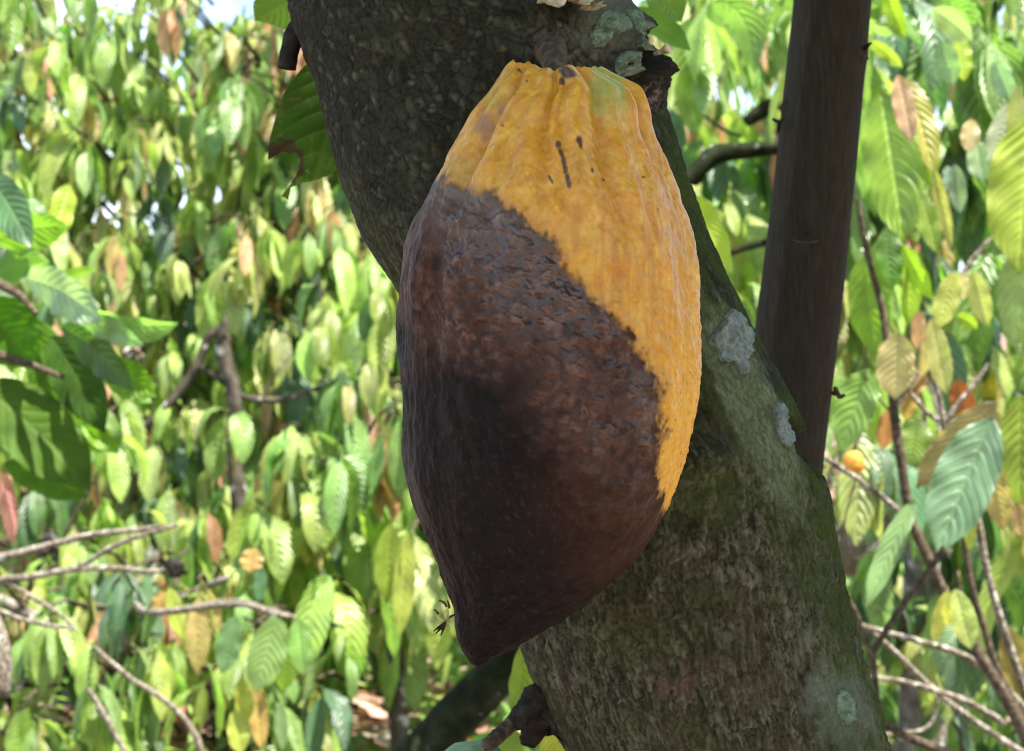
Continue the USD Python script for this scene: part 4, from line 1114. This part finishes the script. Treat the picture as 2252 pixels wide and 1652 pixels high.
# three big ribbed leaves, lower left of the pod
b3 = Tree("cacao_branch", "drooping spray of three big ribbed leaves near the bottom, left of the pod tip", "branch", 15)
b3.branch(pxpath([(300, 1330, 3.3), (450, 1335, 3.1), (540, 1330, 3.05), (612, 1352, 3.0), (650, 1358, 3.0)], 0), [.008, .007, .006, .005, .004], "twig_pale")
for b, t_, w, kind, k in [
    ((518, 1354, 3.0), (490, 1482, 3.0), 58, "bluish", dict(tilt=-12, col=(.10, .18, .07))),
    ((612, 1350, 3.0), (560, 1525, 2.98), 84, "mid", dict(tilt=10, col=(.15, .25, .06))),
    ((655, 1358, 3.02), (668, 1487, 3.0), 54, "mid", dict(tilt=-8, col=(.13, .23, .05))),
    ((640, 1380, 3.08), (622, 1525, 3.1), 58, "lime", dict(tilt=20, col=(.18, .28, .03))),
    ((560, 1490, 3.1), (575, 1650, 3.1), 44, "tan", dict(tilt=5, col=(.40, .27, .07))),
    ((530, 1490, 3.05), (545, 1590, 3.05), 44, "yellowgreen", dict(tilt=-15, col=(.36, .38, .05))),
    ((515, 1560, 3.0), (530, 1660, 3.0), 52, "yellowgreen", dict(tilt=20, col=(.33, .38, .06))),
    ((615, 1545, 3.0), (622, 1650, 3.0), 30, "bluish", dict(tilt=10, col=(.14, .22, .10))),
    ((360, 1300, 3.2), (345, 1350, 3.2), 36, "salmon", dict(tilt=0, col=(.50, .30, .12))),
    ((372, 1292, 3.2), (400, 1405, 3.2), 40, "yellowgreen", dict(tilt=12, col=(.32, .36, .05))),
    ((350, 1290, 3.2), (312, 1420, 3.2), 30, "bluish", dict(tilt=30, col=(.10, .18, .06))),
    ((560, 1205, 3.3), (548, 1260, 3.3), 52, "salmon", dict(tilt=0, col=(.52, .33, .12))),
    ((572, 1245, 3.3), (570, 1325, 3.3), 32, "bluish", dict(tilt=20, col=(.05, .12, .05))),
    ((860, 1150, 3.0), (850, 1330, 3.0), 60, "lime", dict(tilt=-10, col=(.20, .29, .03))),
    ((895, 1170, 3.0), (880, 1400, 3.0), 50, "yellowgreen", dict(tilt=15, col=(.30, .33, .06))),
    ((850, 1260, 3.05), (868, 1450, 3.05), 44, "mid", dict(tilt=20, col=(.11, .20, .02))),
]:
    set_leaf(b3.path, b, t_, w, kind, nl=22, nw=13, **k)

# ------------------------------------------------------------------ near shoots and leaves on the right
rb = Tree("cacao_sapling", "upright leafy sapling with forked brown twigs, right of the brown stem", "young tree", 25)
base_r = np.array([1.35, 2.35, ground_z(np.array([1.35]), np.array([2.35]))[0]])
p_end = at(2290, 1700, 2.3)
for pts, r, mat in [
    ([(1886, 440), (1891, 470), (1903, 540), (1914, 585), (1928, 635), (1943, 700), (1953, 782), (1963, 872), (1969, 933), (1982, 1015), (1992, 1084), (2006, 1150), (2031, 1207), (2060, 1270), (2100, 1350), (2160, 1450), (2225, 1560), (2290, 1700)], [.003, .004, .0046, .005, .0052, .0055, .006, .0065, .0078, .0075, .0072, .0072, .0078, .008, .0085, .009, .0095, .010], "twig_dark"),
    ([(1967, 905), (1990, 860), (2018, 815), (2035, 741), (2084, 659), (2129, 585), (2185, 520)], [.0055, .005, .0045, .0055, .005, .0042, .003], "twig_pale"),
    ([(2042, 800), (2050, 830), (2063, 864), (2076, 933), (2090, 990), (2110, 1060)], [.003, .0035, .004, .005, .0055, .006], "twig_pale"),
    ([(2076, 935), (2110, 885), (2157, 827), (2172, 800)], [.0048, .0042, .0035, .002], "twig_pale"),
    ([(2065, 925), (2040, 908), (2008, 872), (1990, 850)], [.0042, .004, .0034, .002], "twig_pale"),
    ([(1780, 985), (1814, 1007), (1883, 1052), (1973, 1121), (2006, 1152)], [.0042, .0042, .0042, .0045, .005], "twig_pale"),
    ([(1902, 765), (1901, 800), (1904, 831), (1915, 855), (1932, 876), (1953, 900), (1965, 910)], [.001, .0013, .0014, .0015, .0016, .0017, .002], "twig_dark"),
    ([(1881, 1040), (1872, 1090), (1863, 1117), (1857, 1150), (1859, 1179), (1870, 1216)], [.0012, .0014, .0014, .0014, .0014, .001], "twig_dark"),
]:
    v, f = tube(pxpath(pts, 2.2), r, 9, .012, .16, len(pts))
    put(rb.path + "/branch", v, f, mat)
v, f = tube([p_end + np.array([0, 0, .01]), p_end * .6 + base_r * .4, base_r - [0, 0, .05]], [.010, .014, .02], 10, .04, .1, 3)
put(rb.path + "/trunk", v, f, "twig_dark")
for b, t_, w, kind, k in [
    ((1937, 200, 2.15), (1990, 540, 2.1), 128, "mid", dict(tilt=-8, sag=.05, fold=.12, quilt=.03, col=(.17, .30, .03), nl=60, nw=31)),
    ((1908, 228, 2.2), (1925, 480, 2.2), 84, "mid", dict(tilt=15, sag=.05, quilt=.025, col=(.12, .24, .022), nl=44, nw=21)),
    ((1996, 172, 2.18), (2056, 385, 2.15), 66, "yellow", dict(tilt=12, sag=.03, quilt=.022, col=(.38, .37, .075), nl=44, nw=21)),
    ((2018, 290, 2.22), (2048, 410, 2.2), 52, "lime", dict(tilt=-20, sag=.03, col=(.26, .34, .02))),
    ((1975, 164, 2.10), (2006, 316, 2.08), 50, "salmon", dict(tilt=-5, sag=.02, quilt=.022, col=(.48, .35, .22), nl=44, nw=21)),
    ((2054, 370, 2.15), (2094, 545, 2.12), 34, "yellow", dict(tilt=-25, sag=.03, col=(.42, .42, .11))),
    ((2030, 330, 2.25), (2030, 420, 2.25), 40, "mid", dict(tilt=25, col=(.10, .16, .015))),
    ((2024, 420, 2.25), (2062, 560, 2.25), 46, "lime", dict(tilt=10, col=(.20, .29, .05))),
    ((1950, 500, 2.3), (1960, 640, 2.3), 62, "mid", dict(tilt=15, col=(.08, .17, .02))),
    ((1900, 560, 2.3), (1925, 780, 2.3), 92, "lime", dict(tilt=-10, col=(.17, .26, .02))),
    ((1985, 540, 2.28), (2050, 660, 2.26), 48, "lime", dict(tilt=-25, col=(.27, .38, .02))),
    ((2010, 570, 2.28), (1995, 720, 2.28), 50, "lime", dict(tilt=25, col=(.22, .34, .02))),
    ((2272, 250, 2.0), (2240, 605, 2.0), 172, "yellow", dict(tilt=8, sag=.03, quilt=.025, col=(.29, .34, .045), nl=60, nw=31)),
    ((2225, 225, 2.2), (2178, 355, 2.2), 54, "bluish", dict(tilt=-20, col=(.26, .33, .22))),
    ((2240, 190, 2.15), (2226, 338, 2.15), 42, "tan", dict(tilt=10, col=(.28, .29, .08))),
    ((2100, 362, 2.3), (2112, 470, 2.3), 40, "bluish", dict(tilt=-8, col=(.20, .28, .19))),
    ((2082, 365, 2.32), (2090, 425, 2.32), 30, "bluish", dict(tilt=20, col=(.16, .24, .14))),
    ((2136, 262, 2.25), (2130, 336, 2.25), 42, "salmon", dict(tilt=5, col=(.56, .36, .22))),
    ((2147, 312, 2.28), (2166, 402, 2.28), 60, "bluish", dict(tilt=8, col=(.26, .34, .20))),
    ((2188, 135, 2.3), (2224, 226, 2.3), 48, "bluish", dict(tilt=-8, col=(.19, .28, .18))),
    ((2052, 20, 2.3), (2140, 92, 2.28), 62, "bluish", dict(tilt=-25, sag=.10, col=(.24, .31, .16))),
    ((2070, 90, 2.35), (2095, 190, 2.35), 60, "bluish", dict(tilt=-12, col=(.17, .26, .14))),
    ((2110, 80, 2.35), (2120, 180, 2.35), 46, "lime", dict(tilt=20, col=(.32, .42, .02))),
    ((1945, -30, 2.3), (1990, 90, 2.3), 42, "lime", dict(tilt=-20, col=(.28, .38, .02))),
    ((1985, 30, 2.3), (2030, 100, 2.3), 34, "mid", dict(tilt=20, col=(.16, .27, .06))),
    ((1912, 90, 2.3), (1985, 150, 2.3), 36, "lime", dict(tilt=-30, sag=.10, col=(.22, .33, .04))),
    ((1915, 60, 2.32), (1975, 70, 2.3), 34, "bluish", dict(tilt=-30, sag=.06, col=(.22, .30, .12))),
    ((2182, 920, 1.9), (2060, 1220, 1.88), 138, "bluish", dict(tilt=-10, sag=.03, fold=.3, quilt=.03, col=(.13, .215, .12), nl=60, nw=31)),
    ((2190, 884, 1.92), (2014, 1075, 1.95), 92, "salmon", dict(tilt=20, sag=.05, quilt=.03, col=(.34, .20, .11), nl=44, nw=21)),
    ((2012, 1100, 1.95), (1904, 1340, 1.92), 56, "bluish", dict(tilt=-22, sag=.06, quilt=.02, col=(.15, .25, .10), nl=44, nw=21)),
    ((2245, 868, 2.0), (2243, 1125, 2.0), 100, "tan", dict(tilt=10, sag=.03, col=(.17, .20, .025))),
    ((2195, 905, 2.1), (2185, 1100, 2.1), 56, "tan", dict(tilt=-20, sag=.03, col=(.24, .20, .05))),
    ((2178, 1010, 2.0), (2208, 1170, 2.0), 58, "salmon", dict(tilt=-5, col=(.40, .26, .12))),
    ((2236, 1105, 2.0), (2256, 1185, 2.0), 44, "salmon", dict(tilt=0, col=(.44, .27, .13))),
    ((2139, 1095, 2.2), (2132, 1215, 2.2), 28, "yellow", dict(tilt=-15, col=(.44, .44, .06))),
    ((2165, 1095, 2.2), (2210, 1125, 2.2), 24, "yellow", dict(tilt=-15, col=(.46, .46, .06))),
    ((1918, 812, 2.2), (1846, 995, 2.2), 92, "mid", dict(tilt=-12, sag=.10, col=(.15, .26, .05))),
    ((1975, 730, 2.15), (1968, 880, 2.15), 84, "tan", dict(tilt=-8, col=(.40, .36, .15))),
    ((1945, 745, 2.2), (1938, 860, 2.2), 36, "tan", dict(tilt=30, col=(.44, .35, .13))),
    ((2022, 682, 2.12), (2017, 770, 2.12), 32, "salmon", dict(tilt=-5, col=(.54, .31, .15))),
    ((2048, 702, 2.15), (2082, 868, 2.15), 52, "tan", dict(tilt=6, col=(.42, .40, .14))),
    ((2038, 745, 2.18), (2028, 830, 2.18), 30, "tan", dict(tilt=20, col=(.50, .42, .13))),
    ((2102, 596, 2.15), (2062, 725, 2.15), 54, "yellowgreen", dict(tilt=8, col=(.38, .38, .09))),
    ((2140, 592, 2.15), (2172, 722, 2.15), 48, "tan", dict(tilt=-10, col=(.46, .41, .13))),
    ((2118, 598, 2.18), (2118, 660, 2.18), 30, "tan", dict(tilt=10, col=(.56, .44, .20))),
    ((2102, 694, 2.2), (2150, 724, 2.2), 34, "lime", dict(tilt=-15, sag=.15, col=(.30, .42, .04))),
    ((2032, 812, 2.25), (1990, 872, 2.25), 50, "orange", dict(tilt=10, col=(.48, .29, .13))),
    ((2010, 850, 2.25), (1988, 928, 2.25), 34, "orange", dict(tilt=-10, col=(.46, .34, .08))),
    ((1955, 900, 2.3), (1942, 990, 2.3), 42, "orange", dict(tilt=10, col=(.28, .13, .04))),
    ((2104, 835, 2.35), (2132, 930, 2.35), 54, "orange", dict(tilt=-10, col=(.34, .11, .03))),
    ((2018, 920, 2.3), (2000, 1028, 2.3), 76, "mid", dict(tilt=8, col=(.13, .23, .03))),
    ((2100, 1295, 2.1), (2136, 1430, 2.1), 58, "yellow", dict(tilt=8, quilt=.022, col=(.42, .43, .13))),
    ((2086, 1298, 2.1), (2053, 1415, 2.1), 36, "yellow", dict(tilt=-20, col=(.44, .44, .08))),
    ((2078, 1325, 2.08), (2086, 1378, 2.08), 24, "yellow", dict(tilt=10, col=(.48, .46, .08))),
    ((2215, 1375, 2.2), (2250, 1540, 2.2), 62, "tan", dict(tilt=5, col=(.30, .23, .06))),
]:
    k = {"nl": 22, "nw": 13, **k}
    set_leaf(rb.path, b, t_, w, kind, **k)

for i_, (lab, pts, r, mat, d_) in enumerate([
    ("long pale twig arching down to the right edge from behind the trunk", [(1820, 1352), (1860, 1366), (1928, 1386), (2047, 1417), (2115, 1440), (2183, 1485), (2234, 1536), (2300, 1610)], [.004, .0045, .0048, .005, .0052, .0054, .0056, .006], "twig_pale", 2.35),
    ("pale twig crossing under the arching one to the bottom right corner", [(1890, 1372), (1942, 1410), (2044, 1508), (2149, 1590), (2290, 1680)], [.003, .0042, .005, .0055, .006], "twig_pale", 2.45),
    ("short bleached twig ending bluntly low on the right", [(1850, 1490), (1901, 1491), (1962, 1495), (2044, 1515), (2132, 1546), (2207, 1593)], [.0035, .004, .0045, .005, .0055, .0055], "twig_pale", 2.3),
    ("sunlit whitish twig near the right edge, steepest and brightest there", [(2143, 1115), (2149, 1138), (2169, 1247), (2207, 1383), (2262, 1540), (2290, 1640)], [.004, .0052, .0055, .0058, .006, .006], "twig_pale", 2.2),
    ("dark straight twig parallel to the sunlit whitish one", [(2110, 1140), (2118, 1168), (2132, 1264), (2159, 1366), (2186, 1451), (2240, 1565), (2290, 1660)], [.004, .0045, .005, .005, .0055, .006, .006], "twig_dark", 2.3),
    ("thin pale twig among the dark greens at the bottom right", [(1925, 1620), (1990, 1612), (2040, 1600), (2060, 1560), (2062, 1500)], [.003, .0035, .0038, .003, .002], "twig_pale", 2.6),
]):
    t_ = thing("bare_twig", lab, "twig")
    v, f = tube(pxpath(pts, d_), r, 9, .012, .16, 4 + i_)
    put(t_ + "/stem", v, f, mat)
yt = thing("forked_twig", "dark Y-shaped twig standing beside the trunk's lower right edge", "twig")
for pts, r in [([(1836, 1262), (1846, 1287), (1877, 1338), (1901, 1400), (1918, 1447), (1925, 1519), (1938, 1587), (1944, 1600)], [.003, .0035, .004, .0045, .0055, .0055, .0058, .0062]),
               ([(2074, 1200), (2071, 1209), (2044, 1253), (1976, 1345), (1940, 1400), (1914, 1445)], [.0016, .0045, .0045, .0046, .0048, .005]),
               ([(1936, 1582), (1960, 1600), (1996, 1620), (2081, 1655), (2170, 1700)], [.0055, .0065, .0068, .007, .0075])]:
    v, f = tube(pxpath(pts, 1.7), np.array(r) * .8, 9, .01, .14, 3)
    put(yt + "/branch", v, f, "twig_dark")

# ------------------------------------------------------------------ trees of the plantation behind
def trunk_of(tr, base_px, d, pts, r, mat="bark_dark", name="trunk"):
    v, f = tube(pxpath(pts, d), r, 12, .05, .14, 3)
    return put(tr.path + "/" + name, v, f, mat)


def sky_gap(x, y, d, p):
    """nothing grows in the two bright gaps high on the left"""
    g = ((x > 165) & (x < 245) & (y < 5)) | ((x > 400) & (x < 600) & (y > -110) & (y < 5))
    return not g


LIME = {"lime": 5, "yellowgreen": 3.4, "mid": 4.2, "tan": 1.1, "salmon": .9, "bluish": .8}
MIX = {"mid": 4, "bluish": 2.5, "lime": 4, "yellowgreen": 2.5, "dark": .8, "salmon": .5, "tan": .6}
DEEP = {"mid": 3, "dark": 4, "bluish": 3, "lime": 1.2, "yellowgreen": .6}

tA = Tree("cacao_tree", "tallest pale lime tree filling the upper left of the view", "tree", 101)
ga = ground_z(np.array([-1.55]), np.array([6.3]))[0]
tA.branch([[-1.55, 6.3, ga - .1], [-1.5, 6.3, .9], [-1.4, 6.25, 1.5]], [.07, .06, .05], "bark_dark", "trunk", 12)
for e in ([-2.3, 6.3, 2.4], [-1.0, 6.0, 2.5], [-1.6, 6.8, 2.7], [-.6, 6.2, 2.0], [-2.0, 5.8, 2.0]):
    tA.branch([[-1.4, 6.25, 1.48], [(-1.4 + e[0]) / 2, (6.25 + e[1]) / 2, 1.95], e], [.04, .025, .01], "bark_dark")
tA.crown((-1.55, 6.1, 2.30), (1.1, .95, 1.15), 860, LIME, hub=(-1.45, 6.2, 1.9), keep=sky_gap, box=True, size=(.13, .20))
tA.finish()

tB = Tree("cacao_tree", "lime tree just left of the leaning trunk, behind the bitten leaf", "tree", 102)
gb = ground_z(np.array([-.55]), np.array([6.6]))[0]
tB.branch([[-.62, 6.6, gb - .1], [-.6, 6.6, .9], [-.62, 6.6, 1.5]], [.06, .05, .045], "bark_dark", "trunk", 12)
for e in ([-1.1, 6.4, 2.3], [-.2, 6.4, 2.4], [-.6, 6.9, 2.6], [-.6, 6.0, 2.1]):
    tB.branch([[-.62, 6.6, 1.48], [(-.62 + e[0]) / 2, (6.6 + e[1]) / 2, 1.9], e], [.035, .02, .009], "bark_dark")
tB.crown((-.55, 6.4, 2.30), (.72, .75, 1.15), 500, LIME, hub=(-.6, 6.5, 1.8), keep=sky_gap, box=True, size=(.13, .20))
tB.finish()

tC = Tree("cacao_tree", "glossy darker green low tree filling the lower left corner", "tree", 103)
gc = ground_z(np.array([-1.3]), np.array([4.4]))[0]
tC.branch([[-1.3, 4.5, gc - .1], [-1.28, 4.5, .4], [-1.2, 4.45, .7]], [.05, .045, .035], "bark_grey", "trunk", 12)
for e in ([-1.7, 4.3, 1.0], [-.8, 4.2, .95], [-1.1, 4.8, 1.1]):
    tC.branch([[-1.2, 4.45, .68], [(-1.2 + e[0]) / 2, (4.45 + e[1]) / 2, .85], e], [.03, .018, .008], "bark_grey")
tC.crown((-1.15, 4.4, .72), (.75, .6, .42), 150, MIX, hub=(-1.2, 4.4, .7), size=(.12, .19))
tC.finish()

tD = Tree("cacao_tree", "middle tree with dark forked trunk showing between the lower left leaves", "tree", 104)
for pts, r, nm in [
    ([(500, 690), (490, 761), (500, 812), (513, 857), (517, 915), (512, 965), (520, 1050), (530, 1150), (520, 1300), (525, 1450)], [.010, .040, .040, .036, .035, .036, .040, .045, .05, .055], "trunk"),
    ([(262, 985), (289, 962), (367, 894), (418, 829), (445, 778), (456, 744), (480, 720)], [.018, .02, .022, .022, .022, .02, .018], "branch"),
    ([(442, 806), (470, 825), (496, 846)], [.012, .013, .014], "branch"),
    ([(515, 863), (551, 877), (612, 880), (666, 867), (720, 845), (860, 815)], [.016, .016, .015, .014, .012, .009], "branch"),
    ([(700, 610), (707, 670), (717, 758), (738, 829)], [.008, .010, .010, .008], "branch"),
    ([(560, 900), (590, 850), (622, 800), (640, 785)], [.006, .006, .005, .004], "branch"),
]:
    trunk_of(tD, None, 5.0, pts, np.array(r) * .68, name=nm)
hubd = at(500, 850, 5.0)
for _ in range(150):
    x_, y_, d_ = tD.rng.uniform(-60, 900), tD.rng.uniform(480, 1250), tD.rng.uniform(4.4, 5.9)
    if 380 < x_ < 700 and 610 < y_ < 880 and d_ < 5.3:
        continue
    tD.cluster(at(x_, y_, d_), {"mid": 4, "lime": 3, "yellowgreen": 2, "bluish": 2, "tan": 1.2, "salmon": .8, "dark": .6}, twig=None, size=(.12, .19))
tD.finish()

tE = Tree("cacao_tree", "tree with straight dark trunk and a hanging orange pod, left of the pod tip", "tree", 105)
trunk_of(tE, None, 5.6, [(706, 1130), (704, 1285), (708, 1420), (712, 1560), (716, 1700), (716, 1800)], [.035, .040, .045, .05, .055, .06], "bark_grey")
tE.crown(at(700, 1020, 5.7), (.75, .5, .45), 90, MIX, hub=at(704, 1150, 5.6), size=(.13, .2))
tE.finish()
tH = Tree("cacao_tree", "slim brown trunk with lime leaves close beside the pod's lower left side", "tree", 106)
trunk_of(tH, None, 4.4, [(868, 1250), (870, 1440), (876, 1560), (880, 1680), (882, 1850)], [.022, .026, .028, .030, .032], "bark_dark")
tH.crown(at(840, 1090, 4.5), (.42, .35, .35), 34, LIME, hub=at(868, 1260, 4.4))
tH.finish()
op = thing("cacao_pod", "small orange-brown pod hanging on a dark trunk left of the big pod", "cacao pod")
v, f = tube(pxpath([(704, 1252), (704, 1262), (703, 1280), (703, 1300), (704, 1318)], 5.5), [.006, .03, .042, .034, .004], 24, .006, .04, 2)
put(op + "/rind", v, f, "olive_rind")
v, f = tube(pxpath([(706, 1235, 5.54), (704, 1256, 5.5)], 0), [.006, .006], 8, .02)
put(op + "/stalk", v, f, "twig_dark")

tF = Tree("cacao_tree", "shady tree with a thick dark limb seen between trunk and brown stem", "tree", 107)
for pts, r in [([(1480, 420), (1520, 391), (1571, 340), (1639, 333), (1710, 323), (1800, 310), (1960, 330)], [.05, .055, .05, .045, .04, .042, .045]),
               ([(1640, 270), (1680, 240), (1720, 222), (1780, 200)], [.03, .045, .04, .03]),
               ([(1560, 590), (1605, 557), (1680, 534), (1760, 520)], [.016, .018, .018, .018]),
               ([(1590, 690), (1640, 680), (1690, 690), (1760, 700)], [.03, .032, .03, .03]),
               ([(1486, 225), (1560, 262), (1600, 290), (1632, 300)], [.006, .008, .009, .007])]:
    v, f = tube(pxpath(pts, 3.6), np.array(r) * .46, 10, .03, .3, 5)
    put(tF.path + "/branch", v, f, "limb_dark")
trunk_of(tF, None, 3.9, [(1960, 330), (2020, 600), (2040, 1000), (2030, 1500), (2020, 2300)], [.045, .05, .055, .06, .07], "bark_grey")
for _ in range(150):
    x_, y_, d_ = tF.rng.uniform(1380, 2000), tF.rng.uniform(-160, 640), tF.rng.uniform(3.2, 5.2)
    if 1480 < x_ < 1760 and 170 < y_ < 400 and d_ < 3.9:
        continue
    tF.cluster(at(x_, y_, d_), MIX, size=(.12, .2))
for _ in range(60):
    tF.cluster(at(tF.rng.uniform(1400, 1800), tF.rng.uniform(-150, 560), tF.rng.uniform(4.6, 6.0)), LIME, size=(.15, .24))
tF.finish()

tG = Tree("cacao_tree", "leafy tree behind the sapling along the upper right edge", "tree", 108)
gg = ground_z(np.array([1.9]), np.array([4.3]))[0]
tG.branch([[1.9, 4.4, gg - .1], [1.85, 4.4, .9], [1.7, 4.4, 1.5]], [.06, .055, .045], "bark_grey", "trunk", 12)
for e in ([1.2, 4.1, 2.1], [1.9, 4.2, 2.3], [1.5, 3.8, 1.3], [1.25, 4.2, 1.5]):
    tG.branch([[1.7, 4.4, 1.48], [(1.7 + e[0]) / 2, (4.4 + e[1]) / 2, 1.7], e], [.03, .018, .008], "bark_grey")
for _ in range(170):
    x_, y_, d_ = tG.rng.uniform(1850, 2400), tG.rng.uniform(-200, 1100), tG.rng.uniform(2.9, 4.9)
    tG.cluster(at(x_, y_, d_), {"mid": 4, "lime": 3.5, "yellowgreen": 2, "bluish": 2.5, "dark": 1, "tan": 1}, size=(.13, .21))
tG.finish()

tI = Tree("cacao_shrub", "dark glossy low growth behind the bare twigs at lower right", "shrub", 109)
tI.branch([[1.25, 3.9, .0], [1.2, 3.85, .35], [1.1, 3.8, .75]], [.03, .025, .012], "bark_dark", "trunk")
tI.branch([[1.2, 3.85, .35], [1.35, 3.8, .6], [1.5, 3.9, .9]], [.02, .015, .008], "bark_dark")
for _ in range(85):
    x_, y_, d_ = tI.rng.uniform(1780, 2380), tI.rng.uniform(1120, 1760), tI.rng.uniform(3.1, 5.0)
    tI.cluster(at(x_, y_, d_), DEEP, size=(.12, .2))
tI.finish()
ot = thing("fallen_trunk", "grey-brown old trunk with knots behind the small orange pod", "tree stem")
v, f = tube(pxpath([(1770, 1200, 3.4), (1860, 1180, 3.4), (1930, 1130, 3.4), (1960, 1040, 3.45), (1950, 950, 3.5)], 0), [.07, .085, .095, .08, .05], 14, .03, .25, 8)
put(ot + "/trunk", v, f, "bark_grey")
op2 = thing("cacao_pod", "small orange pod hanging in front of the old grey trunk at right", "cacao pod")
v, f = tube(pxpath([(1879, 992), (1879, 997), (1878, 1010), (1877, 1026), (1876, 1040), (1876, 1047)], 2.3), [.003, .011, .016, .017, .011, .0024], 28, .003, .05, 2)
put(op2 + "/rind", v, f, "orange_rind")
v, f = tube(pxpath([(1890, 960, 2.32), (1882, 978, 2.3), (1879, 996, 2.3)], 0), [.003, .003, .003], 8, .01)
put(op2 + "/stalk", v, f, "twig_dark")
ml = Tree("mossy_limb", "dark mossy slanting limb with pale blotches under the big pod's tip", "tree limb", 300)
v, f = tube(pxpath([(820, 1770, 2.2), (940, 1650, 2.2), (1003, 1576, 2.2), (1075, 1505, 2.2), (1146, 1434, 2.2), (1230, 1340, 2.25)], 0), [.038, .036, .034, .033, .031, .028], 20, .012, .12, 4)
put(ml.path + "/limb", v, f, "limb_dark")
for _ in range(16):  # leaves added out of sight behind the pod, to shade the limb
    ml.cluster(at(ml.rng.uniform(1010, 1300), ml.rng.uniform(1230, 1290), ml.rng.uniform(2.0, 2.25)) + np.array([.06, -.03, .14]), {"mid": 2, "dark": 2}, size=(.10, .16))
ml.finish()

# far rows of trees
k_ = 0
for (cx, cy, cz, rx, rz, n, mix, lab) in [
    (-3.1, 9.6, 2.7, 1.5, 1.6, 110, LIME, "far pale tree at the left edge behind the tallest lime tree"),
    (-1.1, 10.5, 2.6, 1.5, 1.55, 120, LIME, "far tree under the sky gap, half hidden by the lime trees"),
    (.9, 9.5, 2.6, 1.5, 1.9, 130, MIX, "far tree glimpsed between the leaning trunk and the brown stem"),
    (2.8, 9.0, 2.6, 1.6, 1.9, 120, MIX, "far tree behind the right edge's foliage"),
    (-.6, 8.3, 1.2, 1.1, .55, 46, LIME, "far low tree left of the pod, half way down the slope"),
    (1.9, 7.0, 1.2, 1.2, .7, 50, DEEP, "far low dark tree at the right behind the sapling"),
    (-2.4, 7.6, 1.0, 1.0, .7, 46, MIX, "far low tree at the left edge behind the near dark leaves"),
    (-1.9, 8.4, 2.1, 1.3, .9, 110, LIME, "mid-distance pale tree closing the gaps inside the tall left tree"),
]:
    tr = Tree("cacao_tree", lab, "tree", 200 + k_)
    k_ += 1
    g0 = float(ground_z(np.array([cx]), np.array([cy]))[0])
    tr.branch([[cx, cy, g0 - .1], [cx + .05, cy, (g0 + cz) / 2], [cx, cy, cz]], [.08, .06, .03], "bark_dark", "trunk", 10)
    tr.crown((cx, cy, cz), (rx, .8, rz), n, mix, hub=(cx, cy, cz - .2), keep=sky_gap, nl=7, size=(.2, .3))
    tr.finish(80)
